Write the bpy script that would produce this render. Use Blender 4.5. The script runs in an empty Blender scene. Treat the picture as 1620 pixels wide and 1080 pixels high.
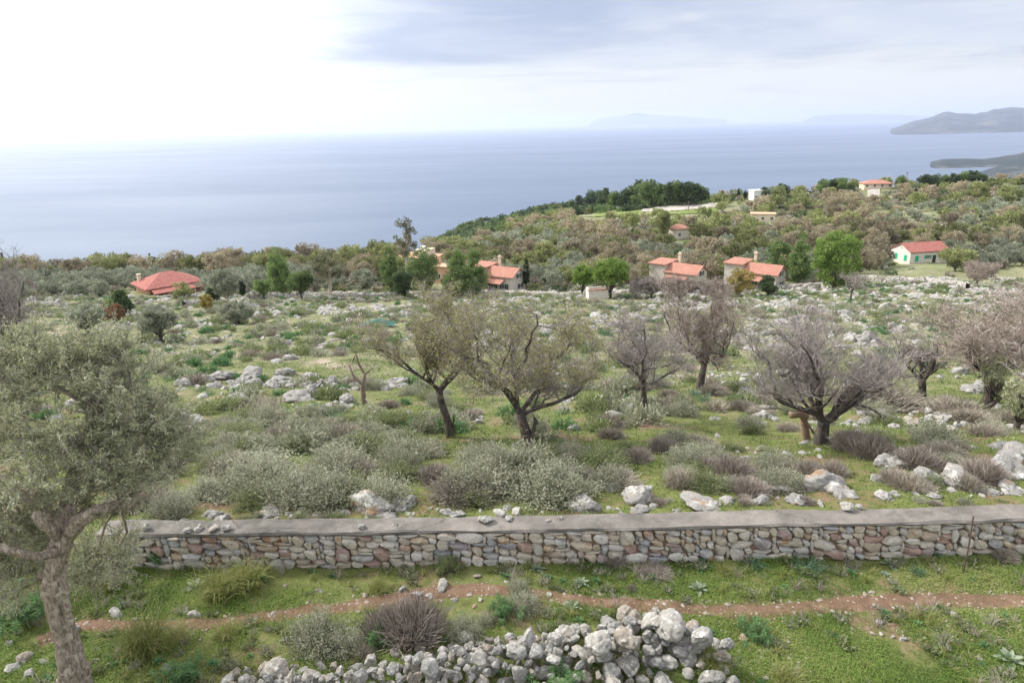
import bpy, math, random
import numpy as np
from math import radians as R
sc = bpy.context.scene
# ------------------------------------------------------------------ camera, world, sun, exposure
PITCH, ROLL, CAMZ, SEA = R(17.6), R(-1.35), 7.0, -243.0
FPX = 1080.0
fw = np.array([0, math.cos(PITCH), -math.sin(PITCH)])
r0 = np.array([1.0, 0, 0]); u0 = np.array([0, math.sin(PITCH), math.cos(PITCH)])
rt = r0*math.cos(ROLL) + u0*math.sin(ROLL)
up = -r0*math.sin(ROLL) + u0*math.cos(ROLL)
cd = bpy.data.cameras.new("camera"); cam = bpy.data.objects.new("camera", cd)
sc.collection.objects.link(cam); sc.camera = cam
cd.sensor_width = 36; cd.lens = 24.0; cd.clip_start = 0.1; cd.clip_end = 200000
from mathutils import Matrix, Vector
cam.matrix_world = Matrix(((rt[0], up[0], -fw[0], 0), (rt[1], up[1], -fw[1], 0), (rt[2], up[2], -fw[2], CAMZ), (0, 0, 0, 1)))
sc.view_settings.view_transform = 'Standard'; sc.view_settings.look = 'None'
sc.view_settings.gamma = 1.0; sc.view_settings.exposure = 1.30
cy = sc.cycles
sc.render.engine = 'CYCLES'
cy.use_denoising = True
cy.max_bounces = 6; cy.diffuse_bounces = 4; cy.glossy_bounces = 2; cy.transmission_bounces = 3
cy.volume_bounces = 2; cy.transparent_max_bounces = 8
cy.use_adaptive_sampling = True; cy.adaptive_threshold = 0.015
cy.caustics_reflective = False; cy.caustics_refractive = False

SUN_AZ, SUN_EL = R(-68), R(42)     # azimuth measured from +Y towards +X
sd = np.array([math.sin(SUN_AZ)*math.cos(SUN_EL), math.cos(SUN_AZ)*math.cos(SUN_EL), math.sin(SUN_EL)])
world = bpy.data.worlds.new("World"); sc.world = world; world.use_nodes = True
nt = world.node_tree; N = nt.nodes; L = nt.links; N.clear()
def nd(nt, typ, **kw):
    n = nt.nodes.new(typ)
    for k, v in kw.items():
        if k.startswith('i_'): n.inputs[k[2:].replace('_', ' ')].default_value = v
        elif k.startswith('n') and k[1:].isdigit(): n.inputs[int(k[1:])].default_value = v
        else: setattr(n, k, v)
    return n
def lk(nt, a, ao, b, bi): nt.links.new(a.outputs[ao], b.inputs[bi])
def mth(nt, op, a, b=None, clamp=False):
    n = nt.nodes.new('ShaderNodeMath'); n.operation = op; n.use_clamp = clamp
    for i, v in enumerate((a, b)):
        if v is None: continue
        if isinstance(v, (int, float)): n.inputs[i].default_value = v
        else: nt.links.new(v, n.inputs[i])
    return n.outputs[0]
def ramp(nt, src, stops, interp='LINEAR'):
    n = nt.nodes.new('ShaderNodeValToRGB'); cr = n.color_ramp; cr.interpolation = interp
    while len(cr.elements) < len(stops): cr.elements.new(0.5)
    for e, (p, c) in zip(cr.elements, stops):
        e.position = p; e.color = (*c, 1) if len(c) == 3 else c
    nt.links.new(src, n.inputs[0]); return n.outputs[0]
def mixc(nt, f, a, b, typ='MIX'):
    n = nt.nodes.new('ShaderNodeMix'); n.data_type = 'RGBA'; n.blend_type = typ
    if isinstance(f, (int, float)): n.inputs[0].default_value = f
    else: nt.links.new(f, n.inputs[0])
    for s, v in ((6, a), (7, b)):
        if isinstance(v, tuple): n.inputs[s].default_value = (*v, 1) if len(v) == 3 else v
        else: nt.links.new(v, n.inputs[s])
    return n.outputs[2]
def smooth(nt, src, a, b):
    n = nt.nodes.new('ShaderNodeMapRange'); n.interpolation_type = 'SMOOTHSTEP'
    n.inputs[1].default_value = a; n.inputs[2].default_value = b
    nt.links.new(src, n.inputs[0]); return n.outputs[0]
tc = nd(nt, 'ShaderNodeTexCoord')
sky = nd(nt, 'ShaderNodeTexSky', sky_type='NISHITA', sun_disc=False, sun_elevation=SUN_EL, sun_rotation=SUN_AZ)
skyc = mixc(nt, 1.0, sky.outputs[0], (0.08, 0.08, 0.08), 'MULTIPLY')
sep = nd(nt, 'ShaderNodeSeparateXYZ'); lk(nt, tc, 'Generated', sep, 0)
dx, dy, dz = sep.outputs[0], sep.outputs[1], sep.outputs[2]
zc = mth(nt, 'ADD', mth(nt, 'MAXIMUM', dz, 0.0), 0.045)
cb = nd(nt, 'ShaderNodeCombineXYZ')
nt.links.new(mth(nt, 'DIVIDE', dx, zc), cb.inputs[0]); nt.links.new(mth(nt, 'DIVIDE', dy, zc), cb.inputs[1])
n1 = nd(nt, 'ShaderNodeTexNoise', i_Scale=0.27, i_Detail=7.0, i_Roughness=0.52, i_Distortion=0.4); lk(nt, cb, 0, n1, 'Vector')
n2 = nd(nt, 'ShaderNodeTexNoise', i_Scale=0.06, i_Detail=3.0, i_Roughness=0.5); lk(nt, cb, 0, n2, 'Vector')
# low-elevation streaky banks of cloud
cb2 = nd(nt, 'ShaderNodeCombineXYZ'); nt.links.new(mth(nt, 'MULTIPLY', dx, 3.0), cb2.inputs[0]); nt.links.new(mth(nt, 'MULTIPLY', dy, 3.0), cb2.inputs[1]); nt.links.new(mth(nt, 'MULTIPLY', dz, 26.0), cb2.inputs[2])
n3 = nd(nt, 'ShaderNodeTexNoise', i_Scale=1.9, i_Detail=8.0, i_Roughness=0.55, i_Distortion=0.3); lk(nt, cb2, 0, n3, 'Vector')
cov = mth(nt, 'ADD', mth(nt, 'MULTIPLY', n1.outputs[0], 0.40), mth(nt, 'ADD', mth(nt, 'MULTIPLY', n3.outputs[0], 0.50), mth(nt, 'MULTIPLY', n2.outputs[0], 0.10)))
# the cloud deck starts about six degrees up and is thickest ahead and to the right
elev = smooth(nt, dz, 0.035, 0.095)
az = smooth(nt, dx, -0.55, 0.02)
bias = mth(nt, 'MULTIPLY', elev, az)
den = smooth(nt, mth(nt, 'ADD', cov, mth(nt, 'MULTIPLY', mth(nt, 'SUBTRACT', bias, 0.5), 0.30)), 0.38, 0.66)
dot = nd(nt, 'ShaderNodeVectorMath', operation='DOT_PRODUCT'); lk(nt, tc, 'Generated', dot, 0)
gl = np.array([math.sin(R(-36))*math.cos(R(14)), math.cos(R(-36))*math.cos(R(14)), math.sin(R(14))])
dot.inputs[1].default_value = tuple(gl)
dsun = dot.outputs['Value']
glow = mth(nt, 'MULTIPLY', mth(nt, 'POWER', mth(nt, 'MAXIMUM', dsun, 0.0), 16.0), .36)
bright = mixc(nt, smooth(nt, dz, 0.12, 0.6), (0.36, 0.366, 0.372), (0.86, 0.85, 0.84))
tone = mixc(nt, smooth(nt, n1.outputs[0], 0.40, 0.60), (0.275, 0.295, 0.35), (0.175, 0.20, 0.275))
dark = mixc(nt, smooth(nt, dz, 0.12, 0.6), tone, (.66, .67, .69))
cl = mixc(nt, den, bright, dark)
cl = mixc(nt, 0.12, cl, skyc)
cb3 = nd(nt, 'ShaderNodeCombineColor'); 
for i in range(3): nt.links.new(glow, cb3.inputs[i])
cl = mixc(nt, 1.0, cl, cb3.outputs[0], 'ADD')
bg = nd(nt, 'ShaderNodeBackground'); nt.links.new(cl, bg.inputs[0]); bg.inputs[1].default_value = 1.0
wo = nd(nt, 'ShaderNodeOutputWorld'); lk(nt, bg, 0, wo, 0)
world.cycles.sampling_method = 'AUTOMATIC'
sl = bpy.data.lights.new("sun", 'SUN'); sl.energy = 2.2; sl.angle = R(9); sl.color = (1.0, 0.95, 0.88)
so = bpy.data.objects.new("sun", sl); sc.collection.objects.link(so)
so.rotation_euler = Vector(tuple(sd)).to_track_quat('Z', 'Y').to_euler()

# ------------------------------------------------------------------ helpers
rng = np.random.default_rng(7); random.seed(7)
def ray(px, py):
    px = np.asarray(px, float); py = np.asarray(py, float)
    return fw + ((px-810)/FPX)[..., None]*rt + ((540-py)/FPX)[..., None]*up
def at(px, py, Y):
    d = ray(px, py); return d/d[..., 1:2]*np.asarray(Y, float)[..., None] + np.array([0, 0, CAMZ])
def hsh(ix, iy, s=0):
    a = (ix.astype(np.int64)*374761393 + iy.astype(np.int64)*668265263 + s*1442695041) & 0xffffffff
    a = ((a ^ (a >> 13))*1274126177) & 0xffffffff
    a = (a ^ (a >> 16)) & 0xffffffff
    return a/4294967295.0
def vn(x, y, s=0):
    ix = np.floor(x); iy = np.floor(y); fx = x-ix; fy = y-iy
    fx = fx*fx*(3-2*fx); fy = fy*fy*(3-2*fy)
    a = hsh(ix, iy, s); b = hsh(ix+1, iy, s); c = hsh(ix, iy+1, s); d = hsh(ix+1, iy+1, s)
    return (a*(1-fx)+b*fx)*(1-fy)+(c*(1-fx)+d*fx)*fy
def fbm(x, y, o=4, s=0):
    t = 0; a = 0.5; n = 0
    for i in range(o):
        t = t + a*vn(x, y, s+i); n += a; a *= 0.5; x = x*2.03+7.1; y = y*2.03+3.3
    return t/n
def vn3(p, s=0):
    x, y, z = p[:, 0], p[:, 1], p[:, 2]; iz = np.floor(z); f = z-iz; f = f*f*(3-2*f)
    k = (iz*57).astype(np.int64)
    return vn(x+k*13.7, y+k*5.3, s)*(1-f)+vn(x+(k+57)*13.7, y+(k+57)*5.3, s)*f

# ------------------------------------------------------------------ terrain: rows of (distance, [(px, py)...]) or heights
ROWS = []
def rowz(Y, pts): ROWS.append((Y, np.array([p[0] for p in pts], float), np.array([p[1] for p in pts], float)))
def rowp(Y, pts):
    q = at(np.array([p[0] for p in pts]), np.array([p[1] for p in pts]), np.full(len(pts), Y))
    ROWS.append((Y, q[:, 0]/Y, q[:, 2]))
rowz(-40, [(-1, 0.6), (1, 0.6)]); rowz(2, [(-1, 0.15), (1, 0.0)]); rowz(7.5, [(-1, 0.05), (0, 0.0), (1, -.05)]); rowz(9.9, [(-1, 0.0), (1, 0.0)]); rowz(10.5, [(-1, 0.42), (1, 0.40)])
rowz(13, [(-1, 0.0), (1, 0.0)]); rowz(15.2, [(-1, -0.55), (0, -.6), (1, -.6)])
rowp(20, [(0, 665), (810, 662), (1620, 655)])
rowp(26, [(0, 622), (810, 615), (1620, 605)])
rowp(40, [(0, 565), (810, 560), (1620, 552)])
rowp(60, [(0, 520), (810, 515), (1620, 508)])
rowp(91, [(0, 490), (810, 484), (1620, 472)])
rowp(122, [(0, 472), (810, 465), (1250, 457), (1620, 446)])
rowp(150, [(0, 460), (300, 457), (600, 452), (900, 446), (1200, 437), (1500, 425), (1620, 421)])
rowp(180, [(0, 450), (300, 445), (600, 437), (900, 421), (1200, 409), (1500, 403), (1620, 401)])
rowp(220, [(0, 440), (300, 432), (600, 417), (900, 396), (1200, 381), (1500, 369), (1620, 366)])
rowp(270, [(0, 446), (300, 430), (600, 406), (750, 392), (900, 367), (1200, 350), (1500, 335), (1620, 330)])
rowp(330, [(0, 480), (300, 455), (600, 415), (700, 395), (800, 366), (900, 344), (1050, 328), (1200, 316), (1350, 301), (1500, 297), (1620, 292)])
rowp(420, [(0, 560), (400, 500), (600, 450), (700, 415), (800, 362), (950, 335), (1100, 331), (1200, 325), (1350, 318), (1500, 315), (1620, 310)])
rowp(560, [(0, 700), (400, 600), (600, 500), (700, 392), (760, 368), (870, 342), (950, 340), (1100, 345), (1200, 350), (1500, 350), (1620, 345)])
rowp(700, [(0, 850), (400, 700), (600, 470), (690, 384), (740, 362), (790, 347), (870, 331), (950, 335), (1100, 350), (1500, 380), (1620, 380)])
rowz(1150, [(-1.5, SEA-20), (-.05, SEA-20), (.3, SEA-20), (1.5, SEA-20)])
rowz(1400, [(-1, SEA-25), (1, SEA-25)])
RY = np.array([r[0] for r in ROWS], float)
def base_z(x, y):
    u = x/np.maximum(y, 2.0)
    zr = np.stack([np.interp(u, r[1], r[2]) for r in ROWS])
    k = np.clip(np.searchsorted(RY, y)-1, 0, len(RY)-2)
    f = (y-RY[k])/(RY[k+1]-RY[k]); f = np.clip(f, 0, 1)
    fs = f
    i = np.arange(len(y))
    return zr[k, i]*(1-fs)+zr[k+1, i]*fs
def zg(x, y):
    x = np.atleast_1d(np.asarray(x, float)); y = np.atleast_1d(np.asarray(y, float))
    sh = x.shape; x = x.ravel(); y = y.ravel()
    z = base_z(x, y)
    z += (fbm(x*.9, y*.9, 3, 3)-.5)*.16
    m = np.clip((y-13)/25, 0, 1)
    z += m*(fbm(x*.35, y*.35, 3, 11)-.5)*.8
    m = np.clip((y-60)/100, 0, 1)
    z += m*(fbm(x*.05, y*.05, 3, 12)-.5)*2.6
    m = np.clip((y-380)/300, 0, 1)*np.clip((1150-y)/200, 0, 1)
    z += m*(fbm(x*.02, y*.02, 4, 15)-.5)*16
    return z.reshape(sh)
_YS = np.concatenate([np.arange(3, 60, .05), np.arange(60, 900, .4)])
def place(px, py):
    d = ray(px, py); P = d/d[1]*_YS[:, None]; z = P[:, 2]+CAMZ
    g = zg(P[:, 0], P[:, 1]); below = np.nonzero(z <= g)[0]
    i = below[0] if len(below) else int(np.argmin(np.where(_YS < 500, z-g, 1e9))); return np.array([P[i, 0], P[i, 1], g[i]])
def proj(P):
    d = np.asarray(P, float)-np.array([0, 0, CAMZ]); f = d@fw
    return 810+FPX*(d@rt)/f, 540-FPX*(d@up)/f, f
def hgt(p, pytop):   # world height of something at p whose top reaches pytop
    px, py, f = proj(p); d = ray(px, pytop); return float(d[2]/d[1]*p[1]+CAMZ-p[2])
def mpp(p): return proj(p)[2]/FPX          # metres per photo pixel at p

# ------------------------------------------------------------------ mesh building
def mesh(name, chunks, smooth=False):
    """chunks: (V, F, material, t) ; F (n,3) or (n,4); t per-face value or None"""
    me = bpy.data.meshes.new(name); Vs = []; off = 0; li = []; ls = []; mi = []; ts = []; mats = []
    cnt = 0
    for c in chunks:
        V, F, m = c[0], c[1], c[2]; t = c[3] if len(c) > 3 else None
        if len(F) == 0: continue
        if m not in mats: mats.append(m)
        V = np.asarray(V, np.float32); F = np.asarray(F, np.int64)
        Vs.append(V); li.append((F+off).ravel()); k = F.shape[1]
        ls.append(cnt+np.arange(len(F))*k); cnt += len(F)*k; off += len(V)
        mi.append(np.full(len(F), mats.index(m)))
        if t is None: t = np.zeros(len(F))
        elif np.isscalar(t): t = np.full(len(F), t)
        ts.append(t)
    V = np.concatenate(Vs); li = np.concatenate(li); ls = np.concatenate(ls); mi = np.concatenate(mi); ts = np.concatenate(ts)
    me.vertices.add(len(V)); me.vertices.foreach_set('co', V.ravel())
    me.loops.add(len(li)); me.loops.foreach_set('vertex_index', li.astype(np.int32))
    me.polygons.add(len(ls)); me.polygons.foreach_set('loop_start', ls.astype(np.int32))
    me.polygons.foreach_set('material_index', mi.astype(np.int32))
    me.polygons.foreach_set('use_smooth', np.full(len(ls), bool(smooth)))
    a = me.attributes.new('t', 'FLOAT', 'FACE'); a.data.foreach_set('value', ts.astype(np.float32))
    for m in mats: me.materials.append(m)
    me.update(calc_edges=True)
    return me
def link(name, me, parent=None, loc=None, rotz=0, scale=None):
    o = bpy.data.objects.new(name, me); sc.collection.objects.link(o)
    if parent: o.parent = parent
    if loc is not None: o.location = tuple(float(v) for v in loc)
    o.rotation_euler = (0, 0, rotz)
    if scale is not None: o.scale = (scale,)*3 if np.isscalar(scale) else tuple(scale)
    return o
def tag(o, label, cat, group=None, kind=None):
    if label: o['label'] = label
    if cat: o['category'] = cat
    if group: o['group'] = group
    if kind: o['kind'] = kind
    return o
def thing(name, parts, loc, rotz=0, scale=None, label=None, cat=None, group=None):
    """parts: [(part_name, mesh)] ; one part -> the thing is that mesh"""
    if len(parts) == 1:
        return tag(link(name, parts[0][1], None, loc, rotz, scale), label, cat, group)
    e = tag(link(name, None, None, loc, rotz, scale), label, cat, group)
    for n, m in parts: link(n, m, e)
    return e
def merge_chunks(protos, P, rot, s, pick):
    """copies of chunk lists baked to one chunk list"""
    out = []
    for k, pr in enumerate(protos):
        idx = np.nonzero(pick == k)[0]
        if len(idx) == 0: continue
        for c in pr:
            V, F, m = np.asarray(c[0], np.float32), np.asarray(c[1]), c[2]
            ca, sa = np.cos(rot[idx])[:, None], np.sin(rot[idx])[:, None]; ss = s[idx] if s.ndim == 2 else s[idx][:, None].repeat(3, 1)
            X = V[None, :, 0]*ss[:, 0:1]; Y = V[None, :, 1]*ss[:, 1:2]; Z = V[None, :, 2]*ss[:, 2:3]
            W = np.stack([X*ca-Y*sa+P[idx, 0:1], X*sa+Y*ca+P[idx, 1:2], Z+P[idx, 2:3]], 2).reshape(-1, 3)
            FF = (F[None]+(np.arange(len(idx))*len(V))[:, None, None]).reshape(-1, F.shape[1])
            t0 = c[3] if len(c) > 3 and c[3] is not None else np.zeros(len(F))
            t0 = np.full(len(F), t0) if np.isscalar(t0) else t0
            tt = np.clip(t0[None]*.6+rng.random(len(idx))[:, None]*.4, 0, 1).ravel()
            out.append((W, FF, m, tt))
    return out
def unit(v): return v/np.maximum(np.linalg.norm(v, axis=-1, keepdims=True), 1e-9)
def rdir(n, r=rng): return unit(r.normal(size=(n, 3)))
def tube(pts, rad, k=8, cap=True):
    pts = np.asarray(pts, float); rad = np.asarray(rad, float); n = len(pts)
    T = np.gradient(pts, axis=0); T = unit(T)
    ref = np.array([0.31, 0.95, 0.05]); A = unit(np.cross(T, ref)); B = np.cross(T, A)
    th = np.arange(k)*2*math.pi/k
    V = pts[:, None]+rad[:, None, None]*(A[:, None]*np.cos(th)[None, :, None]+B[:, None]*np.sin(th)[None, :, None])
    V = V.reshape(-1, 3)
    i = np.arange(n-1)[:, None]*k; j = np.arange(k)[None]; j2 = (j+1) % k
    F = np.stack([i+j, i+j2, i+k+j2, i+k+j], 2).reshape(-1, 4)
    if cap:
        V = np.vstack([V, pts[-1:]+T[-1:]*rad[-1]*.5]); c = len(V)-1; e = (n-1)*k
        Fc = np.stack([e+np.arange(k), e+(np.arange(k)+1) % k, np.full(k, c), np.full(k, c)], 1)
        F = np.vstack([F, Fc])
    return V, F
def cat(items):
    Vs = []; Fs = []; o = 0
    for V, F in items: Vs.append(V); Fs.append(F+o); o += len(V)
    return np.concatenate(Vs), np.concatenate(Fs)
def sticks(P0, P1, ra, rb, k=3):
    T = unit(P1-P0); A = unit(np.cross(T, np.array([.3, .2, .93]))); B = np.cross(T, A); n = len(P0)
    th = np.arange(k)*2*math.pi/k; C = A[:, None]*np.cos(th)[None, :, None]+B[:, None]*np.sin(th)[None, :, None]
    V = np.concatenate([P0[:, None]+C*np.reshape(ra, (-1, 1, 1)), P1[:, None]+C*np.reshape(rb, (-1, 1, 1))], 1).reshape(-1, 3)
    i = np.arange(n)[:, None]*2*k; j = np.arange(k)[None]; j2 = (j+1) % k
    return V, np.stack([i+j, i+j2, i+k+j2, i+k+j], 2).reshape(-1, 4)
def leaves(P, D, ln, wd, nrm=None, r=rng):
    n = len(P); ln = np.broadcast_to(ln, (n,))[:, None]; wd = np.broadcast_to(wd, (n,))[:, None]
    q = r.normal(size=(n, 3)) if nrm is None else nrm+r.normal(size=(n, 3))*.5
    S = unit(np.cross(D, q)); U = np.cross(S, D)
    V = np.stack([P, P+D*ln*.5+S*wd*.5+U*wd*.1, P+D*ln-U*ln*.05, P+D*ln*.5-S*wd*.5+U*wd*.1], 1).reshape(-1, 3)
    i = np.arange(n)[:, None]*4
    return V, np.concatenate([i, i+1, i+2, i+3], 1)
def blades(P, D, ln, wd, droop=.4, seg=3, r=rng):
    n = len(P); ln = np.broadcast_to(ln, (n,)); wd = np.broadcast_to(wd, (n,)); H = D.copy(); H[:, 2] = 0
    S = unit(np.cross(D, np.array([0, 0, 1.0])+r.normal(size=(n, 3))*.3)); pts = []
    for k in range(seg+1):
        f = k/seg; c = P+D*(ln*f)[:, None]; c = c+H*(ln*droop*f*f)[:, None]; c[:, 2] -= ln*droop*.8*f**3
        w = (wd*(1-f)**.6*.5+.0003)[:, None]; pts += [c-S*w, c+S*w]
    V = np.stack(pts, 1).reshape(-1, 3); K = 2*(seg+1); i = np.arange(n)[:, None]*K
    F = np.concatenate([np.stack([i[:, 0]+2*k, i[:, 0]+2*k+1, i[:, 0]+2*k+3, i[:, 0]+2*k+2], 1) for k in range(seg)])
    return V, F
def ico(sub):
    import bmesh
    b = bmesh.new(); bmesh.ops.create_icosphere(b, subdivisions=sub, radius=1.0)
    b.verts.ensure_lookup_table(); V = np.array([v.co[:] for v in b.verts]); F = np.array([[v.index for v in f.verts] for f in b.faces]); b.free()
    return V, F
ICO = {k: ico(k) for k in (1, 2, 3, 4)}
def rock(seed, sub=3, cuts=9, asp=(1, .8, .65), pit=.05, sq=0.0):
    r = np.random.default_rng(seed); V, F = ICO[sub]; V = V.copy()
    for _ in range(cuts):
        n = unit(r.normal(size=3)*np.array([1, 1, .9])); d = r.uniform(.5, .82); h = V@n
        V -= np.maximum(h-d, 0)[:, None]*n*.97
    V *= np.array(asp)
    a = 1.4
    nn = unit(V)
    V += nn*(vn3(V*a+seed*3.1+20, seed)-.5)[:, None]*.28*(1-sq)
    V += nn*(vn3(V*3.2+seed*1.7+50, seed+1)-.5)[:, None]*.16*(1-sq*.5)
    if pit:
        q = vn3(V*6.5+seed*2.3+90, seed+2); V -= nn*(np.clip(q-.55, 0, 1)*pit*4)[:, None]
        V += nn*(vn3(V*13+seed+120, seed+3)-.5)[:, None]*pit
    return V, F

# ------------------------------------------------------------------ materials
def newmat(name):
    m = bpy.data.materials.new(name); m.use_nodes = True; t = m.node_tree; t.nodes.clear()
    return m, t
def out(t, sh):
    o = t.nodes.new('ShaderNodeOutputMaterial'); t.links.new(sh, o.inputs[0]); return o
def pbsdf(t, col, rough=.85, spec=.25, nrm=None):
    b = t.nodes.new('ShaderNodeBsdfPrincipled')
    if isinstance(col, tuple): b.inputs['Base Color'].default_value = (*col, 1)
    else: t.links.new(col, b.inputs['Base Color'])
    if isinstance(rough, (int, float)): b.inputs['Roughness'].default_value = rough
    else: t.links.new(rough, b.inputs['Roughness'])
    b.inputs['Specular IOR Level'].default_value = spec
    if nrm is not None: t.links.new(nrm, b.inputs['Normal'])
    return b
def noise(t, scale, detail=4, rough=.6, vec=None, dist=0):
    n = t.nodes.new('ShaderNodeTexNoise'); n.inputs['Scale'].default_value = scale; n.inputs['Detail'].default_value = detail
    n.inputs['Roughness'].default_value = rough; n.inputs['Distortion'].default_value = dist
    if vec is not None: t.links.new(vec, n.inputs['Vector'])
    return n.outputs[0]
def objco(t): return t.nodes.new('ShaderNodeTexCoord').outputs['Object']
def geoco(t): return t.nodes.new('ShaderNodeNewGeometry').outputs['Position']
def att(t):
    a = t.nodes.new('ShaderNodeAttribute'); a.attribute_name = 't'; return a.outputs['Fac']
def orand(t): return t.nodes.new('ShaderNodeObjectInfo').outputs['Random']
def bump(t, h, dist, s=.5):
    b = t.nodes.new('ShaderNodeBump'); b.inputs['Strength'].default_value = s; b.inputs['Distance'].default_value = dist
    t.links.new(h, b.inputs['Height']); return b.outputs[0]
def leafmat(name, cols, rnd=.35, trans=.35, rough=.7, spec=.2):
    """cols: albedo stops over the per-leaf value; per-object brightness drift of size rnd"""
    m, t = newmat(name)
    c = ramp(t, att(t), [(i/(len(cols)-1), c) for i, c in enumerate(cols)])
    v = mth(t, 'ADD', mth(t, 'MULTIPLY', orand(t), rnd*2), 1-rnd)
    cc = t.nodes.new('ShaderNodeCombineColor')
    for i in range(3): t.links.new(v, cc.inputs[i])
    c = mixc(t, 1.0, c, cc.outputs[0], 'MULTIPLY')
    b = pbsdf(t, c, rough, spec)
    if trans:
        tr = t.nodes.new('ShaderNodeBsdfTranslucent'); t.links.new(c, tr.inputs[0])
        mx = t.nodes.new('ShaderNodeMixShader'); mx.inputs[0].default_value = trans
        t.links.new(b.outputs[0], mx.inputs[1]); t.links.new(tr.outputs[0], mx.inputs[2]); out(t, mx.outputs[0])
    else: out(t, b.outputs[0])
    return m
def barkmat(name, c1, c2, c3=None, sc_=6, bd=.02):
    m, t = newmat(name); co = objco(t)
    mp = t.nodes.new('ShaderNodeMapping'); mp.inputs['Scale'].default_value = (1, 1, .3); t.links.new(co, mp.inputs[0])
    n = noise(t, sc_, 6, .65, mp.outputs[0], .6); n2 = noise(t, sc_*.35, 3, .5, co)
    c = ramp(t, n, [(.3, c1), (.7, c2)])
    if c3: c = mixc(t, smooth(t, n2, .52, .66), c, c3)
    out(t, pbsdf(t, c, .9, .15, bump(t, n, bd, .9)).outputs[0]); return m
def stonemat(name, stops, lichen=(.62, .62, .58), rust=(.32, .17, .07), rusta=.12, per='obj', sc_=3.0, bd=.03, dark=(.10, .10, .105)):
    m, t = newmat(name); co = objco(t) if per != 'geo' else geoco(t)
    src = orand(t) if per == 'obj' else att(t)
    if per == 'obj':
        src = mth(t, 'FRACT', mth(t, 'ADD', src, mth(t, 'MULTIPLY', att(t), .37)))
        mp = t.nodes.new('ShaderNodeVectorMath'); mp.operation = 'ADD'; t.links.new(co, mp.inputs[0])
        rr = t.nodes.new('ShaderNodeCombineXYZ')
        for i in range(3): t.links.new(mth(t, 'MULTIPLY', orand(t), 37.0), rr.inputs[i])
        t.links.new(rr.outputs[0], mp.inputs[1]); co = mp.outputs[0]
    base = ramp(t, src, [(i/(len(stops)-1) if len(stops) > 1 else 0, c) for i, c in enumerate(stops)])
    a = noise(t, sc_, 7, .65, co, .3); b = noise(t, sc_*2.7, 5, .7, co); c_ = noise(t, sc_*.7, 4, .6, co, .5); f = noise(t, sc_*9, 3, .7, co)
    c = mixc(t, mth(t, 'MULTIPLY', smooth(t, a, .50, .64), .75), base, lichen)
    c = mixc(t, mth(t, 'MULTIPLY', smooth(t, b, .54, .70), .65), c, dark)
    if rusta: c = mixc(t, mth(t, 'MULTIPLY', smooth(t, c_, .72-rusta, .82-rusta), .7), c, rust)
    c = mixc(t, .35, c, ramp(t, f, [(.3, (.25, .25, .25)), (.7, (.8, .8, .8))]), 'OVERLAY')
    h = mth(t, 'ADD', mth(t, 'ADD', a, b), mth(t, 'MULTIPLY', f, .5))
    out(t, pbsdf(t, c, .92, .2, bump(t, h, bd, .8)).outputs[0]); return m
def plainmat(name, col, rough=.7, spec=.3, var=.12, sc_=8, metal=0):
    m, t = newmat(name); n = noise(t, sc_, 5, .6, objco(t))
    c = ramp(t, n, [(.3, tuple(v*(1-var) for v in col)), (.7, tuple(min(1, v*(1+var)) for v in col))])
    b = pbsdf(t, c, rough, spec); b.inputs['Metallic'].default_value = metal
    out(t, b.outputs[0]); return m
MM = {}
MM['limestone'] = stonemat('limestone', [(.25, .24, .225), (.35, .335, .31), (.28, .275, .26), (.38, .36, .325), (.31, .265, .21), (.24, .235, .225)], rusta=.07, sc_=2.6, dark=(.07, .07, .068))
MM['boulder'] = stonemat('boulder_stone', [(.26, .25, .24), (.32, .305, .285), (.25, .245, .24)], rusta=.14, sc_=1.6, bd=.06)
MM['fieldrock'] = stonemat('field_rock', [(.29, .28, .265), (.38, .365, .345), (.33, .32, .30), (.26, .25, .24)], rusta=.08, per='geo', sc_=3.2, bd=.08, lichen=(.48, .465, .44), dark=(.11, .10, .095))
MM['wallstone'] = stonemat('wall_stone', [(.38, .35, .31), (.46, .41, .33), (.32, .32, .32), (.50, .47, .43), (.40, .32, .22), (.32, .215, .185), (.27, .285, .31), (.43, .39, .33), (.35, .29, .23), (.43, .38, .30), (.54, .51, .47)], rusta=.14, per='face', sc_=5, bd=.02, lichen=(.48, .46, .42))
MM['grit'] = stonemat('path_grit', [(.30, .25, .20), (.40, .35, .30), (.34, .30, .26)], per='geo', sc_=9, lichen=(.46, .43, .39))
MM['mortar'] = plainmat('mortar', (.22, .165, .12), .95, .1, .3, 20)
# concrete coping
m, t = newmat('coping_concrete'); co = objco(t); a = noise(t, 2.2, 6, .65, co); b = noise(t, 40, 4, .7, co); v = t.nodes.new('ShaderNodeTexVoronoi'); v.feature = 'DISTANCE_TO_EDGE'; v.inputs['Scale'].default_value = .16
wv = t.nodes.new('ShaderNodeVectorMath'); wv.operation = 'ADD'; t.links.new(co, wv.inputs[0]); nn_ = t.nodes.new('ShaderNodeTexNoise'); nn_.inputs['Scale'].default_value = 1.5; nn_.inputs['Detail'].default_value = 5; t.links.new(nn_.outputs[1], wv.inputs[1]); t.links.new(wv.outputs[0], v.inputs['Vector'])
c = ramp(t, a, [(.3, (.12, .11, .10)), (.5, (.175, .16, .145)), (.72, (.25, .23, .205))])
c = mixc(t, mth(t, 'MULTIPLY', smooth(t, noise(t, .9, 5, .7, co), .50, .62), .65), c, (.085, .085, .075))
c = mixc(t, .4, c, ramp(t, b, [(.3, (.3, .3, .3)), (.7, (.75, .75, .75))]), 'OVERLAY')
c = mixc(t, mth(t, 'LESS_THAN', v.outputs[0], .0016), c, (.09, .085, .08))
out(t, pbsdf(t, c, .95, .15, bump(t, b, .01, .8)).outputs[0]); MM['coping'] = m
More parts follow.
